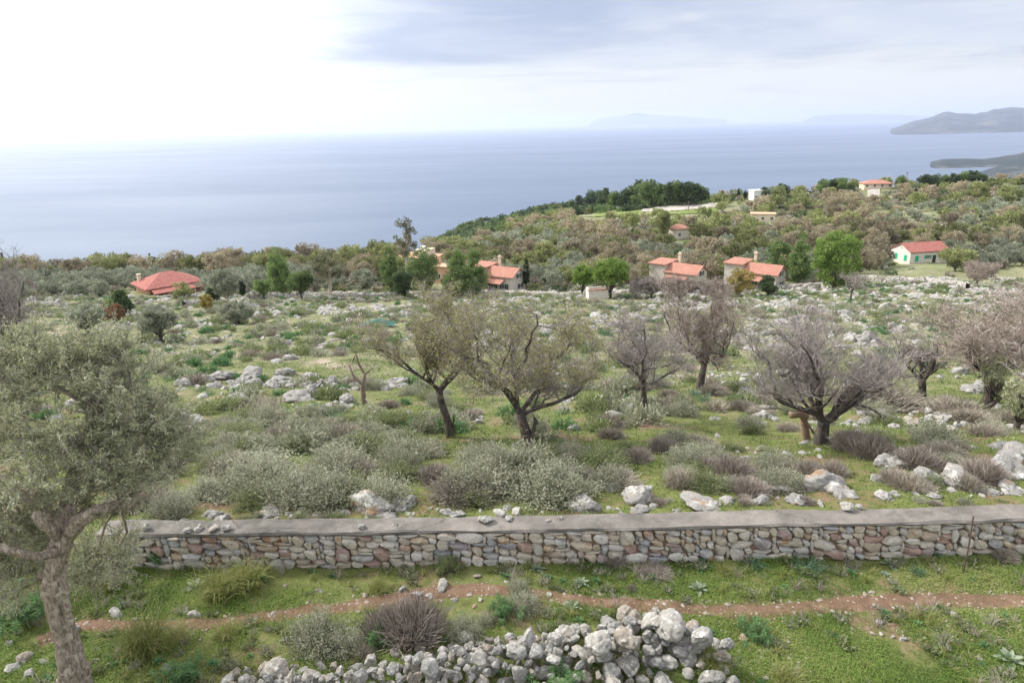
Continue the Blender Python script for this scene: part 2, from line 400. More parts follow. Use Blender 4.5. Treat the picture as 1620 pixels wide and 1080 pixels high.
MM['bark'] = barkmat('almond_bark', (.035, .030, .027), (.12, .105, .095), (.16, .13, .10), 14)
MM['twig'] = leafmat('bare_twigs', [(.15, .13, .12), (.27, .235, .22), (.38, .34, .325)], .12, 0, .85)
MM['twigpink'] = leafmat('pinkish_twigs', [(.18, .145, .12), (.30, .25, .215), (.40, .34, .30)], .12, 0, .85)
MM['almondleaf'] = leafmat('young_almond_leaves', [(.22, .22, .07), (.34, .34, .12), (.42, .38, .17)], .1)
MM['olivebark'] = barkmat('olive_bark', (.12, .09, .07), (.62, .52, .42), (.55, .48, .40), 34, .08)
MM['oliveleaf'] = leafmat('olive_leaves', [(.15, .16, .085), (.31, .33, .19), (.43, .44, .28), (.54, .55, .40)], .12, .2, .55, .35)
MM['oliveleafmid'] = leafmat('grey_olive_leaves', [(.14, .16, .11), (.28, .305, .225), (.40, .42, .33)], .2)
MM['oakleaf'] = leafmat('oak_leaves_autumn', [(.15, .135, .09), (.27, .24, .165), (.37, .31, .22), (.29, .29, .165)], .3)
MM['oakgreen'] = leafmat('oak_leaves_green', [(.10, .12, .05), (.22, .245, .10), (.34, .34, .15)], .3)
MM['greywood'] = leafmat('bare_grey_scrub', [(.18, .155, .125), (.29, .26, .21), (.38, .345, .285)], .2, 0)
MM['pine'] = leafmat('pine_needles', [(.075, .12, .045), (.165, .24, .085), (.28, .36, .14)], .25)
MM['pinedark'] = leafmat('dark_pine_needles', [(.035, .06, .03), (.08, .12, .055), (.14, .19, .085)], .25)
MM['pinebright'] = leafmat('bright_pine_needles', [(.08, .135, .03), (.19, .29, .065), (.32, .43, .13)], .05)
MM['cypress'] = leafmat('cypress_foliage', [(.02, .035, .018), (.045, .07, .03), (.075, .11, .045)], .2, .1)
MM['yellowleaf'] = leafmat('yellowing_leaves', [(.18, .15, .04), (.32, .26, .08), (.40, .33, .13)], .1)
MM['redleaf'] = leafmat('russet_leaves', [(.16, .09, .05), (.26, .14, .08), (.25, .17, .14)], .1)
MM['euc'] = leafmat('eucalyptus_leaves', [(.10, .11, .07), (.19, .20, .12), (.26, .23, .14)], .1)
MM['eucbark'] = barkmat('pale_bark', (.38, .33, .27), (.55, .50, .43), None, 5)
MM['midbark'] = barkmat('grey_bark', (.08, .07, .06), (.18, .16, .14), None, 5)
MM['sage'] = leafmat('sage_leaves', [(.14, .15, .10), (.26, .275, .185), (.36, .37, .27), (.46, .46, .36)], .15)
MM['sagegreen'] = leafmat('sage_leaves_green', [(.11, .13, .06), (.21, .25, .11), (.32, .36, .18)], .15)
MM['drystem'] = leafmat('dry_stems', [(.16, .135, .115), (.29, .25, .215), (.41, .365, .32)], .15, 0)
MM['spurge'] = leafmat('spurge_leaves', [(.05, .12, .05), (.11, .22, .09), (.20, .32, .13)], .12)
MM['bluegreen'] = leafmat('asphodel_leaves', [(.05, .11, .06), (.11, .19, .11), (.18, .26, .16)], .15)
MM['mullein'] = leafmat('mullein_leaves', [(.22, .28, .19), (.32, .37, .27)], .1)
MM['tallgrass'] = leafmat('tall_grass', [(.13, .18, .04), (.24, .27, .08), (.38, .34, .16)], .1, .3)
MM['grass'] = leafmat('short_grass', [(.065, .115, .025), (.125, .205, .04), (.20, .29, .065), (.34, .34, .15)], .0, .3)
MM['grassdry'] = leafmat('dull_grass', [(.12, .14, .075), (.19, .215, .115), (.29, .29, .185)], .0, .3)
MM['iron'] = plainmat('rusty_iron', (.10, .07, .055), .8, .3, .3, 30)
MM['tarp'] = plainmat('green_tarpaulin', (.015, .11, .095), .5, .4, .2, 4)
MM['white'] = plainmat('white_paint', (.75, .75, .73), .7, .3, .06)
# ground
m, t = newmat('terrain_soil_and_grass'); P = geoco(t); sp = t.nodes.new('ShaderNodeSeparateXYZ'); t.links.new(P, sp.inputs[0])
a = noise(t, .55, 6, .65, P, .4); b = noise(t, 3.2, 6, .7, P); c_ = noise(t, 22, 4, .7, P); w = noise(t, .06, 5, .6, P, .4)
gr = ramp(t, b, [(.3, (.09, .095, .035)), (.5, (.13, .15, .05)), (.7, (.19, .20, .08))])
soil = ramp(t, c_, [(.3, (.13, .085, .055)), (.5, (.20, .135, .09)), (.72, (.30, .23, .17))])
near = mixc(t, smooth(t, mth(t, 'ADD', mth(t, 'MULTIPLY', a, .7), mth(t, 'MULTIPLY', b, .3)), .50, .60), gr, soil)
gf = ramp(t, b, [(.3, (.12, .125, .065)), (.5, (.17, .185, .09)), (.7, (.25, .23, .15))])
ff = mixc(t, smooth(t, a, .50, .64), gf, (.33, .28, .22))
fr = ramp(t, w, [(.3, (.17, .16, .09)), (.5, (.18, .20, .10)), (.7, (.27, .255, .18))])
c = mixc(t, smooth(t, sp.outputs[1], 12, 40), near, ff)
c = mixc(t, smooth(t, sp.outputs[1], 110, 170), c, fr)
c = mixc(t, smooth(t, sp.outputs[1], 420, 560), c, ramp(t, noise(t, .12, 5, .7, P), [(.35, (.03, .055, .03)), (.65, (.085, .115, .055))]))
out(t, pbsdf(t, c, .97, .1, bump(t, mth(t, 'ADD', b, c_), .05, .7)).outputs[0]); MM['ground'] = m
m, t = newmat('trodden_earth'); P = geoco(t); a = noise(t, 3, 6, .7, P); b = noise(t, 30, 5, .75, P)
c = ramp(t, a, [(.3, (.10, .065, .042)), (.55, (.17, .11, .075)), (.75, (.25, .18, .125))]); c = mixc(t, .5, c, ramp(t, b, [(.3, (.25, .25, .25)), (.7, (.8, .8, .8))]), 'OVERLAY')
out(t, pbsdf(t, c, .97, .1, bump(t, b, .02, .8)).outputs[0]); MM['path'] = m
m, t = newmat('meadow'); P = geoco(t); a = noise(t, .08, 5, .6, P)
out(t, pbsdf(t, ramp(t, a, [(.35, (.13, .17, .05)), (.6, (.20, .24, .08))]), .95, .1).outputs[0]); MM['meadow'] = m
m, t = newmat('bare_field'); P = geoco(t); a = noise(t, .15, 5, .6, P)
out(t, pbsdf(t, ramp(t, a, [(.35, (.30, .28, .25)), (.6, (.40, .37, .33))]), .95, .1).outputs[0]); MM['bare'] = m
m, t = newmat('sea_water'); P = geoco(t)
mp = t.nodes.new('ShaderNodeMapping'); mp.inputs['Scale'].default_value = (.3, 1, 1); mp.inputs['Rotation'].default_value = (0, 0, .3); t.links.new(P, mp.inputs[0])
h = mth(t, 'ADD', noise(t, .03, 8, .65, mp.outputs[0]), mth(t, 'MULTIPLY', noise(t, .004, 4, .6, mp.outputs[0]), .6))
rg = ramp(t, noise(t, .0012, 5, .6, mp.outputs[0], .5), [(.35, (.30, .30, .30)), (.65, (.42, .42, .42))])
b = pbsdf(t, (.07, .105, .165), rg, .5, bump(t, h, 3.0, .25)); b.inputs['IOR'].default_value = 1.33
out(t, b.outputs[0]); MM['sea'] = m
m, t = newmat('distant_land'); P = geoco(t); a = noise(t, .0022, 8, .65, P, .3); b_ = noise(t, .012, 6, .7, P)
c = ramp(t, mth(t, 'ADD', mth(t, 'MULTIPLY', a, .5), mth(t, 'MULTIPLY', b_, .5)), [(.38, (.02, .032, .03)), (.5, (.035, .045, .045)), (.62, (.15, .14, .12))])
out(t, pbsdf(t, c, .95, .1).outputs[0]); MM['farland'] = m
# houses
m, t = newmat('roof_tiles'); co = objco(t); wvt = t.nodes.new('ShaderNodeTexWave'); wvt.bands_direction = 'X'; wvt.inputs['Scale'].default_value = 1.3; wvt.inputs['Distortion'].default_value = .3; t.links.new(co, wvt.inputs[0])
a = noise(t, 1.6, 6, .7, co); b = noise(t, 12, 3, .7, co)
c = ramp(t, mth(t, 'ADD', mth(t, 'MULTIPLY', a, .6), mth(t, 'MULTIPLY', b, .4)), [(.35, (.33, .15, .11)), (.5, (.41, .20, .15)), (.65, (.47, .28, .22))])
out(t, pbsdf(t, c, .85, .2, bump(t, wvt.outputs['Fac'], .08, .8)).outputs[0]); MM['tiles'] = m
m, t = newmat('roof_tiles_deep'); co = objco(t); a = noise(t, 1.6, 6, .7, co)
c = ramp(t, a, [(.35, (.30, .10, .085)), (.65, (.40, .17, .145))])
wvt = t.nodes.new('ShaderNodeTexWave'); wvt.bands_direction = 'X'; wvt.inputs['Scale'].default_value = 1.3; t.links.new(co, wvt.inputs[0])
out(t, pbsdf(t, c, .85, .2, bump(t, wvt.outputs['Fac'], .08, .8)).outputs[0]); MM['tilesdeep'] = m
def rubblemat(name, cols, mort, s=2.2):
    m, t = newmat(name); co = objco(t); v = t.nodes.new('ShaderNodeTexVoronoi'); v.inputs['Scale'].default_value = s; t.links.new(co, v.inputs['Vector'])
    e = t.nodes.new('ShaderNodeTexVoronoi'); e.feature = 'DISTANCE_TO_EDGE'; e.inputs['Scale'].default_value = s; t.links.new(co, e.inputs['Vector'])
    sx = t.nodes.new('ShaderNodeSeparateXYZ'); t.links.new(v.outputs['Color'], sx.inputs[0])
    c = ramp(t, sx.outputs[0], [(i/(len(cols)-1), q) for i, q in enumerate(cols)])
    c = mixc(t, mth(t, 'LESS_THAN', e.outputs[0], .05), c, mort)
    out(t, pbsdf(t, c, .9, .15, bump(t, e.outputs[0], .03, .6)).outputs[0]); return m
MM['housestone'] = rubblemat('house_stone', [(.40, .36, .31), (.52, .48, .42), (.45, .42, .40), (.58, .53, .46)], (.48, .45, .40))
MM['palestone'] = rubblemat('pale_house_stone', [(.55, .50, .45), (.68, .63, .56), (.60, .56, .52)], (.64, .60, .55))
MM['fieldwall'] = rubblemat('dry_wall_stone', [(.30, .28, .26), (.46, .44, .41), (.36, .33, .30), (.52, .50, .47)], (.10, .09, .08), 2.0)
MM['plaster'] = plainmat('cream_plaster', (.66, .56, .43), .85, .2)
MM['peach'] = plainmat('peach_plaster', (.62, .38, .26), .85, .2)
MM['glass'] = plainmat('dark_window', (.03, .035, .04), .15, .6, .1)
MM['shutterdark'] = plainmat('dark_shutter', (.05, .07, .06), .6, .3)
MM['shuttergreen'] = plainmat('green_shutter', (.03, .36, .20), .6, .3)
MM['concrete'] = plainmat('concrete', (.42, .40, .37), .9, .2)
MM['wood'] = plainmat('weathered_wood', (.20, .16, .13), .9, .1, .3, 5)
MM['cutwood'] = plainmat('cut_wood', (.24, .17, .12), .9, .1, .3, 5)

#@@LAND
# ------------------------------------------------------------------ ground, sea, distant land
def terrain():
    rows = np.concatenate([np.linspace(-30, 4, 12, endpoint=False), np.linspace(4, 17, 230, endpoint=False), 17*np.power(1400/17., np.linspace(0, 1, 520))])
    nu = 460; u = np.linspace(-1.5, 1.5, nu)
    Yg, U = np.meshgrid(rows, u, indexing='ij'); X = U*(np.maximum(Yg, 4)+4)
    Z = zg(X, Yg); V = np.stack([X, Yg, Z], 2).reshape(-1, 3)
    i = (np.arange(len(rows)-1)[:, None]*nu+np.arange(nu-1)[None]).ravel()
    F = np.stack([i, i+1, i+nu+1, i+nu], 1)
    return V, F
V, F = terrain()
g = link('ground', mesh('ground', [(V, F, MM['ground'])], True)); tag(g, 'stony green hillside falling from the stone wall towards the sea', 'hillside', None, 'structure')
S = 62000.0
V = np.array([[-S, 450, SEA], [S, 450, SEA], [S, S, SEA], [-S, S, SEA]]); 
g = link('sea', mesh('sea', [(V, np.array([[0, 1, 2, 3]]), MM['sea'])])); tag(g, 'calm pale blue sea reaching the horizon', 'sea', None, 'structure')
def drape(name, poly, mat, dz, label, n=60):
    """poly: photo outline as upper and lower edge lists of equal x; laid on the terrain"""
    xs, top, bot = poly; q = []
    xx = np.linspace(xs[0], xs[-1], n)
    for x in xx:
        a = place(x, np.interp(x, xs, bot)); b = place(x, np.interp(x, xs, top)); a[1], b[1] = a[1], b[1]
        row = [a*(1-f)+b*f for f in np.linspace(0, 1, 10)]; q.append(row)
    q = np.array(q); q[..., 2] = zg(q[..., 0], q[..., 1])+dz
    V = q.reshape(-1, 3); i = (np.arange(n-1)[:, None]*10+np.arange(9)[None]).ravel()
    F = np.stack([i, i+10, i+11, i+1], 1)
    o = link(name, mesh(name, [(V, F, mat)], True)); tag(o, label, name.replace('_', ' '), None, 'structure')
def farland(name, pts, Y0, Y1, label, seed, amp):
    """ridge: pts (px, py of ridge top) at distance ~Y0..Y1, falling to the sea on both sides"""
    xs = np.array([p[0] for p in pts], float); ys = np.array([p[1] for p in pts], float)
    n = 220; m_ = 60; px = np.linspace(xs[0], xs[-1], n); py = np.interp(px, xs, ys)
    V = np.zeros((n, m_, 3))
    Ym = (Y0+Y1)/2; top = at(px, py, np.full(n, Ym)); e_ = np.clip(np.linspace(0, 1, n)/.08, 0, 1)**.6; top[:, 2] = SEA-8+(top[:, 2]-SEA+8)*e_
    for j in range(m_):
        f = j/(m_-1)
        prof = np.sin(math.pi*f)**.9
        Yj = Y0+(Y1-Y0)*f
        V[:, j, 0] = top[:, 0]/Ym*Yj; V[:, j, 1] = Yj
        nz = (fbm(V[:, j, 0]/amp*.6, np.full(n, Yj/amp*.6), 5, seed)-.5)
        V[:, j, 2] = SEA-8+(top[:, 2]-SEA+8)*prof*(1+nz*.7*(1-prof*.75))
    V = V.reshape(-1, 3); i = (np.arange(n-1)[:, None]*m_+np.arange(m_-1)[None]).ravel()
    o = link(name, mesh(name, [(V, np.stack([i, i+m_, i+m_+1, i+1], 1), MM['farland'])], True)); tag(o, label, 'hills', None, 'structure')
farland('headland', [(1406, 207), (1412, 201), (1430, 194), (1455, 190), (1472, 186), (1492, 178), (1500, 177), (1515, 180), (1530, 180), (1543, 181), (1553, 178), (1560, 178), (1572, 173), (1580, 173), (1600, 170), (1620, 171), (1660, 165), (1720, 160), (1800, 158), (1900, 150)], 9500, 15500, 'hazy blue mountainous headland across the bay', 31, 2500)
farland('peninsula', [(1464, 262), (1475, 254.5), (1500, 252.5), (1530, 252), (1556, 253), (1575, 250), (1590, 247), (1605, 245), (1620, 241), (1680, 236), (1800, 226)], 3350, 4100, 'low dark cape reaching into the bay on the right', 32, 900)
farland('coast', [(1540, 277), (1565, 270), (1590, 263), (1620, 257), (1700, 244), (1850, 230)], 2550, 3300, 'dark coastal slope with a shore village below the right end', 33, 600)
farland('far_island', [(930, 189), (960, 186), (985, 183), (1008, 179), (1030, 182), (1060, 183), (1100, 186), (1150, 189)], 44000, 50000, 'very faint blue island on the horizon', 34, 9000)
farland('far_coast', [(1270, 187), (1290, 183), (1330, 181), (1380, 180), (1420, 182), (1480, 184)], 38000, 44000, 'faint far coast on the horizon left of the headland', 35, 9000)
#@@HAZE
def haze():
    bm_ = np.array([[x, y, z] for z in (SEA-30, 330.0) for y in (-400.0, S+200) for x in (-S-200, S+200)])
    F = np.array([[0, 2, 3, 1], [4, 5, 7, 6], [0, 1, 5, 4], [2, 6, 7, 3], [0, 4, 6, 2], [1, 3, 7, 5]])
    m, t = newmat('haze_air'); v = t.nodes.new('ShaderNodeVolumePrincipled'); v.inputs['Color'].default_value = (.72, .79, 1, 1)
    v.inputs['Density'].default_value = HAZE; v.inputs['Anisotropy'].default_value = .35
    o = t.nodes.new('ShaderNodeOutputMaterial'); t.links.new(v.outputs[0], o.inputs['Volume'])
    tag(link('haze', mesh('haze', [(bm_, F, m)])), 'thin blue sea haze', 'haze', None, 'stuff')
HAZE = 4.8e-5
haze()
drape('meadow', ([905, 960, 1020, 1060, 1110, 1135], [331, 326, 322, 318, 319, 322], [344, 343, 342, 340, 338, 336]), MM['meadow'], .25, 'bright green meadow strip beside the pines on the point')
drape('bare_field', ([1015, 1050, 1100, 1135], [329, 327, 322, 322], [337, 336, 332, 329]), MM['bare'], .4, 'pale bare field strip below the pines on the point')
drape('lane', ([1372, 1380, 1388, 1392], [297, 296, 295, 296], [313, 314, 314, 311]), MM['bare'], .3, 'pale track below the hip roofed house on the crest')
# ------------------------------------------------------------------ the mortared rubble wall
def wall_line(px, py, Y0=9.2, Y1=10.6):
    return at(px, py, 10.0)
WB = [at(x, y, 9.9) for x, y in ((150, 888), (600, 893), (1000, 887), (1300, 882), (1620, 874), (1900, 868))]
def ground_hit(px, py, z):      # where the ray meets the level z
    d = ray(px, py); t_ = (z-CAMZ)/d[2]; return np.array([d[0]*t_, d[1]*t_, z])
WPTS = np.array([ground_hit(x, y, 0.0) for x, y in ((165, 899), (400, 897), (700, 894), (1000, 888), (1300, 882), (1620, 874), (1900, 869))])
WS = np.concatenate([[0], np.cumsum(np.linalg.norm(np.diff(WPTS[:, :2], axis=0), axis=1))]); WL = WS[-1]
def wp(s): return np.stack([np.interp(s, WS, WPTS[:, 0]), np.interp(s, WS, WPTS[:, 1])], -1)
def wn(s):
    d = wp(np.asarray(s)+.3)-wp(np.asarray(s)-.3); d = d/np.linalg.norm(d, axis=-1, keepdims=True); return d, np.stack([d[..., 1], -d[..., 0]], -1)   # tangent, outward (towards the camera)
WH = .62
def W3(s, o, z):
    s = np.asarray(s, float); tg, nn = wn(s); p = wp(s)+nn*np.asarray(o)[..., None]
    zb = zg(wp(s)[..., 0].ravel(), wp(s)[..., 1].ravel()).reshape(s.shape)*.25
    return np.concatenate([p, (np.asarray(z)+zb)[..., None]], -1)
wall = tag(link('stone_wall', None), 'long mortared rubble wall with a smooth concrete coping across the foreground', 'wall')
g_ = .063; NC = int(WL/g_); NR = 10; occ = np.zeros((NR, NC), bool); stones = []
wr = np.random.default_rng(5)
for r_ in range(NR):
    c0 = 0
    while c0 < NC:
        if occ[r_, c0]: c0 += 1; continue
        w = int(wr.choice([1, 2, 3, 4, 5, 6, 7], p=[.05, .15, .24, .25, .16, .10, .05])); h = int(wr.choice([1, 2, 3, 4], p=[.15, .45, .30, .10]))
        if r_ == NR-1: h = 1
        h = min(h, NR-r_, max(1, w)); k = 1
        while k < w and c0+k < NC and not occ[r_, c0+k]: k += 1
        w = k
        occ[r_:r_+h, c0:c0+w] = True; stones.append((c0, r_, w, h)); c0 += w
Vs = []; Fs = []; Ts = []; o_ = 0
bV, bF = ICO[3]
for i, (c0, r_, w, h) in enumerate(stones):
    V = bV.copy(); rr = wr
    V = np.sign(V)*np.abs(V)**.52; V /= np.abs(V).max(0)
    for _ in range(8):
        a_ = wr.uniform(0, 2*math.pi); n = np.array([math.cos(a_), math.sin(a_)*.35, math.sin(a_*1.7)]); n = unit(n); d = wr.uniform(.66, .98)
        V -= np.maximum(V@n-d, 0)[:, None]*n
    V += unit(V)*(vn3(V*1.6+i*1.37, i)-.5)[:, None]*.22+unit(V)*(vn3(V*5+i*2.1, i+3)-.5)[:, None]*.10
    sx, sz = w*g_*.54, h*g_*.55
    tilt = wr.normal(0, .10)
    lx = V[:, 0]*sx; lz = V[:, 2]*sz; lx, lz = lx*math.cos(tilt)-lz*math.sin(tilt), lx*math.sin(tilt)+lz*math.cos(tilt)
    s_ = (c0+w/2)*g_+lx; z_ = (r_+h/2)*g_+lz-.02
    P_ = W3(s_, V[:, 1]*(.06+.01*min(w, h))-.035+wr.normal(0, .01), z_)
    Vs.append(P_); Fs.append(bF+o_); o_ += len(V); Ts.append(np.full(len(bF), wr.random()))
link('stone_face', mesh('stone_face', [(np.concatenate(Vs), np.concatenate(Fs), MM['wallstone'], np.concatenate(Ts))], False), wall)
ss = np.linspace(0, WL, 400)
def strip(profile, mat, name, wob=0, top=False):
    k = len(profile); V = []
    for j, (o, z) in enumerate(profile):
        oo = np.full(len(ss), o)+(fbm(ss*2.2, ss*0+j, 4, j+60)-.5)*wob; zz = np.full(len(ss), z)+(fbm(ss*1.3, ss*0+j*3, 4, j+80)-.5)*wob*.5
        V.append(W3(ss, oo, zz))
    V = np.stack(V, 1).reshape(-1, 3); i = (np.arange(len(ss)-1)[:, None]*k+np.arange(k-1)[None]).ravel()
    F = np.stack([i, i+1, i+k+1, i+k], 1)
    caps = np.array([[0, k-1, k//2, k//2]])
    F = np.vstack([F, [[0, 1, k-2, k-1]], [[len(V)-k, len(V)-k+1, len(V)-2, len(V)-1]]])
    return link(name, mesh(name, [(V, F, mat)], False), wall)
strip([(-.035, -.5), (-.035, .2), (-.035, WH-.01), (-.36, WH-.01), (-.38, 0), (-.38, -.5)], MM['mortar'], 'wall_core')
strip([(-.03, WH-.012), (.02, WH-.006), (.045, WH+.02), (.03, WH+.055), (-.10, WH+.075), (-.25, WH+.08), (-.34, WH+.075), (-.40, WH+.05), (-.405, WH-.02)], MM['coping'], 'coping', .07)
# the rusty bar standing against the wall
pb = ground_hit(1524, 905, 0.0)
V, F = tube([pb+np.array([0, 0, -.1]), pb+np.array([.0, 0, .45]), pb+np.array([-.01, .02, 1.02])], [.012, .012, .011], 6)
tag(link('iron_bar', mesh('iron_bar', [(V, F, MM['iron'])])), 'thin rusty iron bar standing upright against the stone wall', 'iron bar')
# ------------------------------------------------------------------ footpath
pp = [(60, 1015, 26), (130, 985, 26), (220, 992, 20), (330, 988, 20), (430, 972, 18), (520, 960, 20), (600, 948, 24), (690, 938, 26), (760, 932, 22), (850, 938, 18), (950, 950, 22), (1060, 962, 24), (1160, 965, 22), (1270, 958, 22), (1400, 948, 22), (1500, 944, 24), (1620, 948, 22), (1800, 950, 24), (2000, 955, 24)]
C = np.array([ground_hit(x, y, 0.0) for x, y, w in pp]); Wd = np.array([w for x, y, w in pp])/100.*.78
sC = np.concatenate([[0], np.cumsum(np.linalg.norm(np.diff(C[:, :2], axis=0), axis=1))]); s = np.linspace(0, sC[-1], 520)
cx = np.interp(s, sC, C[:, 0]); cyy = np.interp(s, sC, C[:, 1]); wd = np.interp(s, sC, Wd)
tx = np.gradient(cx); ty = np.gradient(cyy); ln_ = np.hypot(tx, ty); nx, ny = -ty/ln_, tx/ln_
rows_ = []
for j, f in enumerate(np.linspace(-1, 1, 13)):
    e = wd*f*(.75+.9*(fbm(s*2.5, s*0+(0 if f < 0 else 40), 4, 71)-.2)); x_ = cx+nx*e; y_ = cyy+ny*e
    rows_.append(np.stack([x_, y_, zg(x_, y_)+.012-.028*abs(f)**4], 1))
V = np.stack(rows_, 1).reshape(-1, 3); i = (np.arange(519)[:, None]*13+np.arange(12)[None]).ravel()
tag(link('path', mesh('path', [(V, np.stack([i, i+13, i+14, i+1], 1), MM['path'])], True)), 'narrow trodden red earth path between the wall and the dry stone heap', 'path', None, 'structure')
PATH = np.stack([cx, cyy, wd], 1)
def pathdist(x, y):
    d = np.full(len(x), 1e9)
    for a in range(0, len(PATH), 4): d = np.minimum(d, np.hypot(x-PATH[a, 0], y-PATH[a, 1])-PATH[a, 2]*.8)
    return d
# ------------------------------------------------------------------ plants: makers
def branchy(seed, H, R_, trunk=(.13, .35), lean=(0, 0), limbs=4, lv=(5, 5, 6, 5), up=.25, gn=.25, leafN=0, leafmat_=None, twigmat=None, tw=.0042, flat=.65, leafsize=.055):
    """bare spreading orchard tree: height H, crown radius R_; returns [(part, mesh)]"""
    r = np.random.default_rng(seed); tr, th = trunk
    base = np.zeros(3); thk = []; seg0 = []; seg1 = []; ra = []; rb = []; tips = []
    top = np.array([lean[0], lean[1], H*th]); pts = []; k = 7
    for i in range(k):
        f = i/(k-1); pts.append(base+(top-base)*f+np.array([math.sin(f*5+seed)*.05, math.cos(f*4+seed)*.05, 0])*H*.15*f)
    thk.append(tube(pts, np.linspace(tr*1.25, tr*.85, k), 10)); thk[-1][0][:10, 2] -= .25
    def grow(p, d, ln, rad, lev):
        n = 5 if lev < 2 else (4 if lev < 3 else 3); q = [p]; dd = d.copy(); 
        for i in range(n):
            dd = unit(dd+r.normal(size=3)*gn*(1 if lev < 2 else .8)+np.array([0, 0, up*.25])); q.append(q[-1]+dd*ln/n)
        rs = np.linspace(rad, rad*.55, n+1)
        if lev < 2: thk.append(tube(q, rs, 7 if lev == 0 else 5))
        else:
            for i in range(n): seg0.append(q[i]); seg1.append(q[i+1]); ra.append(rs[i]); rb.append(rs[i+1])
        if lev >= 2: tips.extend(q[1:])
        if lev >= len(lv): return
        m = lv[lev]
        for c in range(m):
            if lev in (0, 1) and r.random() < .10: continue
            f = (c+1)/m*.85+.15; j = min(n, int(f*n)); b = q[j]
            a = r.normal(size=3); a[2] *= flat; nd_ = unit(dd*.75+unit(a)*.85+np.array([0, 0, up*.6]))
            tgt = b+nd_*ln*.5; rr_ = np.hypot(tgt[0]-lean[0]*1.2, tgt[1]-lean[1]*1.2)
            if rr_ > R_: nd_ = unit(nd_+np.array([-tgt[0], -tgt[1], 0])/rr_*.9)
            if tgt[2] > H*.96: nd_[2] *= -.1; nd_ = unit(nd_)
            if tgt[2] < H*.30: nd_[2] = abs(nd_[2])+.2; nd_ = unit(nd_)
            grow(b, nd_, ln*r.uniform(.52, .74), max(rad*.5, tw), lev+1)
    for i in range(limbs):
        a = 2*math.pi*(i+r.uniform(-.25, .25))/limbs; el = r.uniform(.4, 1.15)
        d = np.array([math.cos(a)*math.cos(el), math.sin(a)*math.cos(el), math.sin(el)])
        grow(top-np.array([0, 0, r.uniform(0, .1)]), d, R_*r.uniform(.62, .85), tr*.5, 0)
    tips = np.array(tips); fz = (H-.15-top[2])/(np.percentile(tips[:, 2], 99.3)-top[2]); fr_ = np.hypot(tips[:, 0]-top[0], tips[:, 1]-top[1]); fr_ = R_*.93/np.percentile(fr_, 96)
    def warp(A):
        A = np.array(A, float); m_ = A[:, 2] > top[2]; A[m_, 2] = top[2]+(A[m_, 2]-top[2])*fz; w_ = np.clip((A[:, 2]-top[2]*.9)/(top[2]*.2), 0, 1); lo_ = (A[:, 2] < H*.27) & (np.hypot(A[:, 0]-top[0], A[:, 1]-top[1]) > .35); A[lo_, 2] = H*.27+(A[lo_, 2]-H*.27)*.25
        A[:, :2] = A[:, :2]+(A[:, :2]-top[:2])*((fr_-1)*w_)[:, None]; return A
    thk = [(warp(a), b) for a, b in thk]; seg0 = warp(seg0); seg1 = warp(seg1); tips = warp(tips)
    parts = [('trunk', mesh('trunk', [(*cat(thk), MM['bark'])], True))]
    s0, s1 = np.array(seg0), np.array(seg1)
    # finest twigs
    n = int(len(tips)*.8); ii = r.integers(0, len(tips), n); dd = rdir(n, r)*np.array([1, 1, 1.2]); dd[:, 2] = abs(dd[:, 2])*.6+.12; l = r.uniform(.12, .38, n)*R_/2.2
    s0 = np.vstack([s0, tips[ii]]); s1 = np.vstack([s1, tips[ii]+unit(dd)*l[:, None]]); ra += [tw*.75]*n; rb += [tw*.35]*n
    V, F = sticks(s0, s1, np.array(ra), np.array(rb), 3); t = np.repeat(r.random(len(s0)), 3)
    ch = [(V, F, twigmat or MM['twig'], t)]
    parts.append(('crown', mesh('crown', ch)))
    if leafN:
        hi = tips[tips[:, 2] > H*.45]; ii = r.integers(0, len(hi), leafN); P = hi[ii]+r.normal(size=(leafN, 3))*.07
        V, F = leaves(P, unit(rdir(leafN, r)+[0, 0, .4]), r.uniform(.6, 1.2, leafN)*leafsize, leafsize*.5)
        parts.append(('foliage', mesh('foliage', [(V, F, leafmat_, r.random(leafN))])))
    return parts
def crown_chunk(seed, rx, rz, zc, ncl, nl, ls, mat, shape='round', asp=.55, clr=.28, hollow=.0, dark=None):
    r = np.random.default_rng(seed); P = []
    while len(P) < ncl:
        p = r.uniform(-1, 1, 3); d = np.linalg.norm(p)
        if d > 1 or d < hollow: continue
        z = (p[2]+1)/2
        if shape == 'cone' and np.hypot(p[0], p[1]) > (1-z)**.75*.95+.08: continue
        if shape == 'flat' and p[2] < -.25: continue
        if shape == 'column' and np.hypot(p[0], p[1]) > min(1, (1-z)*2.0+.08)*min(1, z*5+.4): continue
        if shape == 'lump' and vn3(np.array([p*2.2+seed]), seed)[0] < .42: continue
        P.append(p)
    P = np.array(P); C = P*np.array([rx, rx, rz])+np.array([0, 0, zc])
    cr = clr*min(rx, rz)*r.uniform(.7, 1.3, ncl)
    if shape == 'column': cr = np.full(ncl, rx*.35)
    o = rdir(ncl*nl, r); rad = r.uniform(.35, 1.0, ncl*nl)**.5
    cc = np.repeat(C, nl, 0); Q = cc+o*rad[:, None]*np.repeat(cr, nl)[:, None]*np.array([1, 1, .8])
    D = unit(o+r.normal(size=o.shape)*.8+np.array([0, 0, .25 if shape not in ('cone', 'column') else .8]))
    V, F = leaves(Q, D, r.uniform(.7, 1.3, len(Q))*ls, ls*asp, nrm=o, r=r)
    t = np.clip(np.repeat(r.random(ncl), nl)*.6+r.random(len(Q))*.4, 0, 1)
    return (V, F, mat, t), C
